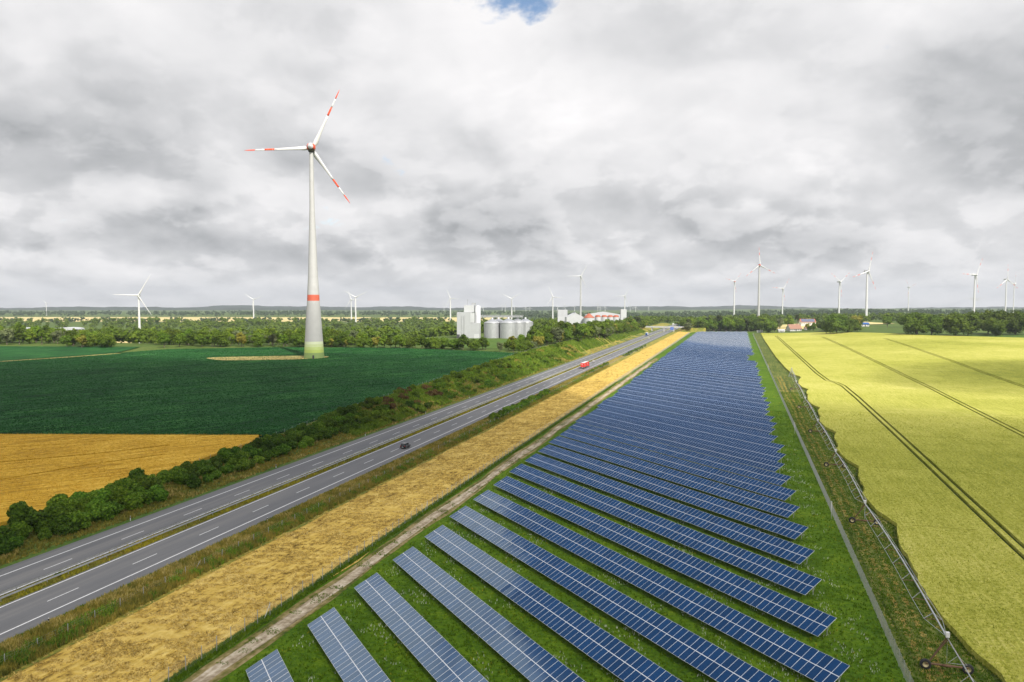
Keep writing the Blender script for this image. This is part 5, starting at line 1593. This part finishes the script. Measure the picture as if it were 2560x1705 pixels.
mb.obj('block', r_)
for q in range(-3, 4):
    MB().mat(M['clad']).box((q * 2.2, -4.56, 21), (.7, .14, 10)).obj('rib', r_)
# sheds at the far left
for k, (x, y, w, l, h, lab) in enumerate([(-930, 1560, 46, 36, 9, 'white industrial shed with curved roof at the left, right one'), (-1015, 1540, 56, 36, 9, 'white industrial shed with curved roof at the left, middle one'), (-1080, 1520, 44, 30, 8, 'white industrial shed cut by the left picture edge')]):
    r_ = place('industrial_shed', x, y, lab, 'shed', 'white sheds at the left')
    ring2 = [(-w / 2, 0), (w / 2, 0)] + [(w / 2 * math.cos(a), h + h * .35 * math.sin(a)) for a in np.linspace(0, math.pi, 9)]
    MB().mat(M['clad2']).prism(ring2, -l / 2, l / 2).obj('shed_body', r_)
    MB().mat(M['tin']).box((-w * .2, -l / 2 - .1, 2.5), (6, .2, 5)).box((w * .2, -l / 2 - .1, 2.5), (6, .2, 5)).obj('gates', r_)
# farm houses
def house(x, y, rz, w, l, he, hr, wallm, roofm, label, wins, name='farm_house', chimney=True, pv_=False):
    r_ = empty(name, (x, y, Zf(x, y) - .3), rz, label=label, category='house')
    MB().mat(wallm).prism([(-l / 2, 0), (l / 2, 0), (l / 2, he), (0, hr - .15), (-l / 2, he)], -w / 2, w / 2, 'x').obj('wall', r_)
    for sy in (-1, 1):
        a = MB().mat(roofm)
        y0_, z0_, y1_, z1_ = sy * (l / 2 + .7), he - .35, 0, hr
        a.add([(-w / 2 - .5, y0_, z0_), (w / 2 + .5, y0_, z0_), (w / 2 + .5, y1_, z1_), (-w / 2 - .5, y1_, z1_), (-w / 2 - .5, y0_, z0_ + .3), (w / 2 + .5, y0_, z0_ + .3), (w / 2 + .5, y1_, z1_ + .3), (-w / 2 - .5, y1_, z1_ + .3)],
              [(0, 1, 2, 3), (4, 5, 6, 7), (0, 1, 5, 4), (1, 2, 6, 5), (2, 3, 7, 6), (3, 0, 4, 7)])
        ro = a.obj('roof', r_)
        if pv_ and sy < 0:
            for row in range(3):
                for k in range(10):
                    f0, f1 = .08 + row * .29, .08 + row * .29 + .27
                    xa = -w / 2 + 1 + k * (w - 2) / 10; xb = xa + (w - 2) / 10 - .12
                    P = lambda xx, f: (xx, y0_ * (1 - f), (z0_ + .36) * (1 - f) + (z1_ + .36) * f)
                    MB().mat(M['pvroof']).add([P(xa, f0), P(xb, f0), P(xb, f1), P(xa, f1)], [(0, 1, 2, 3)]).obj('roof_panel', ro)
    for k in range(wins):
        xx = -w / 2 + (k + .5) * w / wins
        wn = MB().mat(M['white']).box((xx, -l / 2 - .02, he * .55), (1.6, .12, 1.6)).obj('window', r_)
        MB().mat(M['glass']).box((xx, -l / 2 - .09, he * .55), (1.3, .06, 1.3)).obj('pane', wn)
    MB().mat(M['tin']).box((w * .02, -l / 2 - .03, 1.1), (1.2, .14, 2.2)).obj('door', r_)
    if chimney:
        MB().mat(M['tile']).box((w * .2, .3, hr + .5), (.9, .9, 2.0)).obj('chimney', r_)
    return r_
house(414, 1092, R(8), 18, 11, 3.4, 9.5, M['wall'], M['tile'], 'brown-tiled farm house at the far edge of the wheat', 6)
house(496, 1250, R(-4), 24, 12, 6.5, 11.5, M['wall'], M['orange'], 'white two-storey building with solar panels on its roof', 7, 'farm_building', False, True)
house(437, 1098, R(4), 9, 6, 2.6, 4.4, M['wall'], M['tile'], 'low outbuilding right of the brown-tiled house', 2, 'outbuilding', False)
house(391, 1080, R(0), 9, 5, 2.6, 3.6, M['wall'], M['roofwhite'], 'small pale shed left of the brown-tiled house', 2, 'garden_shed', False)
house(530, 1120, R(0), 12, 8, 3.4, 5.5, M['wall'], M['truck_blue'], 'small house with bluish roof right of the round oak', 3, 'small_house', False)
x, y = 361, 1083
r_ = empty('transformer_box', (x, y, Zf(x, y) - .2), 0, label='beige transformer box at the far corner of the solar park', category='cabinet')
MB().mat(M['wall']).box((0, 0, 1.5), (8, 3, 3.0)).obj('housing', r_); MB().mat(M['roofwhite']).box((0, 0, 3.1), (8.4, 3.4, .25)).obj('roof', r_)
for q in (-2, 0, 2):
    MB().mat(M['clad']).box((q, -1.53, 1.4), (1.6, .08, 2.3)).obj('door', r_)
x, y = -506, 1032
r_ = empty('switch_cabinet', (x, y, Zf(x, y) - .2), 0, label='green switch cabinet at the foot of the left turbine', category='cabinet')
MB().mat(M['greenbox']).box((0, 0, 2.2), (9, 4, 4.4)).obj('housing', r_); MB().mat(M['roofwhite']).box((0, 0, 4.55), (9.4, 4.4, .3)).obj('roof', r_)
MB().mat(M['tin']).box((-2, -2.05, 1.8), (1.6, .1, 3.2)).obj('door', r_)

# ------------------------------------------------------------------ shade of clouds, haze
cloud(-20, 60, 330, 290, 90, 1)
cloud(-270, 270, 260, 200, 150, 2, .3)
cloud(-120, 330, 170, 130, 120, 3)
cloud(330, 430, 130, 60, 70, 4, .5)
cloud(-330, 820, 170, 60, 90, 5, .2)
hz, hn, hb = newmat('haze_air')
hn.n.remove(hb)
hv = hn.new('ShaderNodeVolumePrincipled')
hv.inputs['Color'].default_value = (.86, .92, 1, 1); hv.inputs['Density'].default_value = 6.0e-5; hv.inputs['Anisotropy'].default_value = 0.2
hn.l.new(hv.outputs[0], hn.n['Material Output'].inputs['Volume'])
ho = MB().mat(hz).box((0, 5400, 25), (19000, 11900, 420)).obj('haze', kind='stuff', label='thin pale haze in the air')

# ------------------------------------------------------------------ single out look-alikes by their order
def order(prefix, key, tail):
    by = {}
    for o in bpy.data.objects:
        g = o.get('group')
        if o.parent is None and g and g.startswith(prefix):
            by.setdefault(o['label'], []).append(o)
    for lab, L_ in by.items():
        if len(L_) > 1:
            for k, o in enumerate(sorted(L_, key=key)):
                o['label'] = '%s, %s %s' % (lab, nth(k + 1), tail)
near_end = lambda o: o.location.y
left_end = lambda o: o.location.x / o.location.y
order('shrubs on the motorway slope', near_end, 'from the near end')
order('tree belt left of', near_end, 'from its near end')
order('low hedge right', near_end, 'from its near end')
order('small green shrub', near_end, 'from the near end')
order('small shrubs by', near_end, 'from the near end')
order('copse before', left_end, 'from the left')
order('wood edge behind', left_end, 'from the left')
order('tree row at', left_end, 'from the left')
order('wood behind the solar', left_end, 'from the left')
order('faint turbines', left_end, 'from the left')
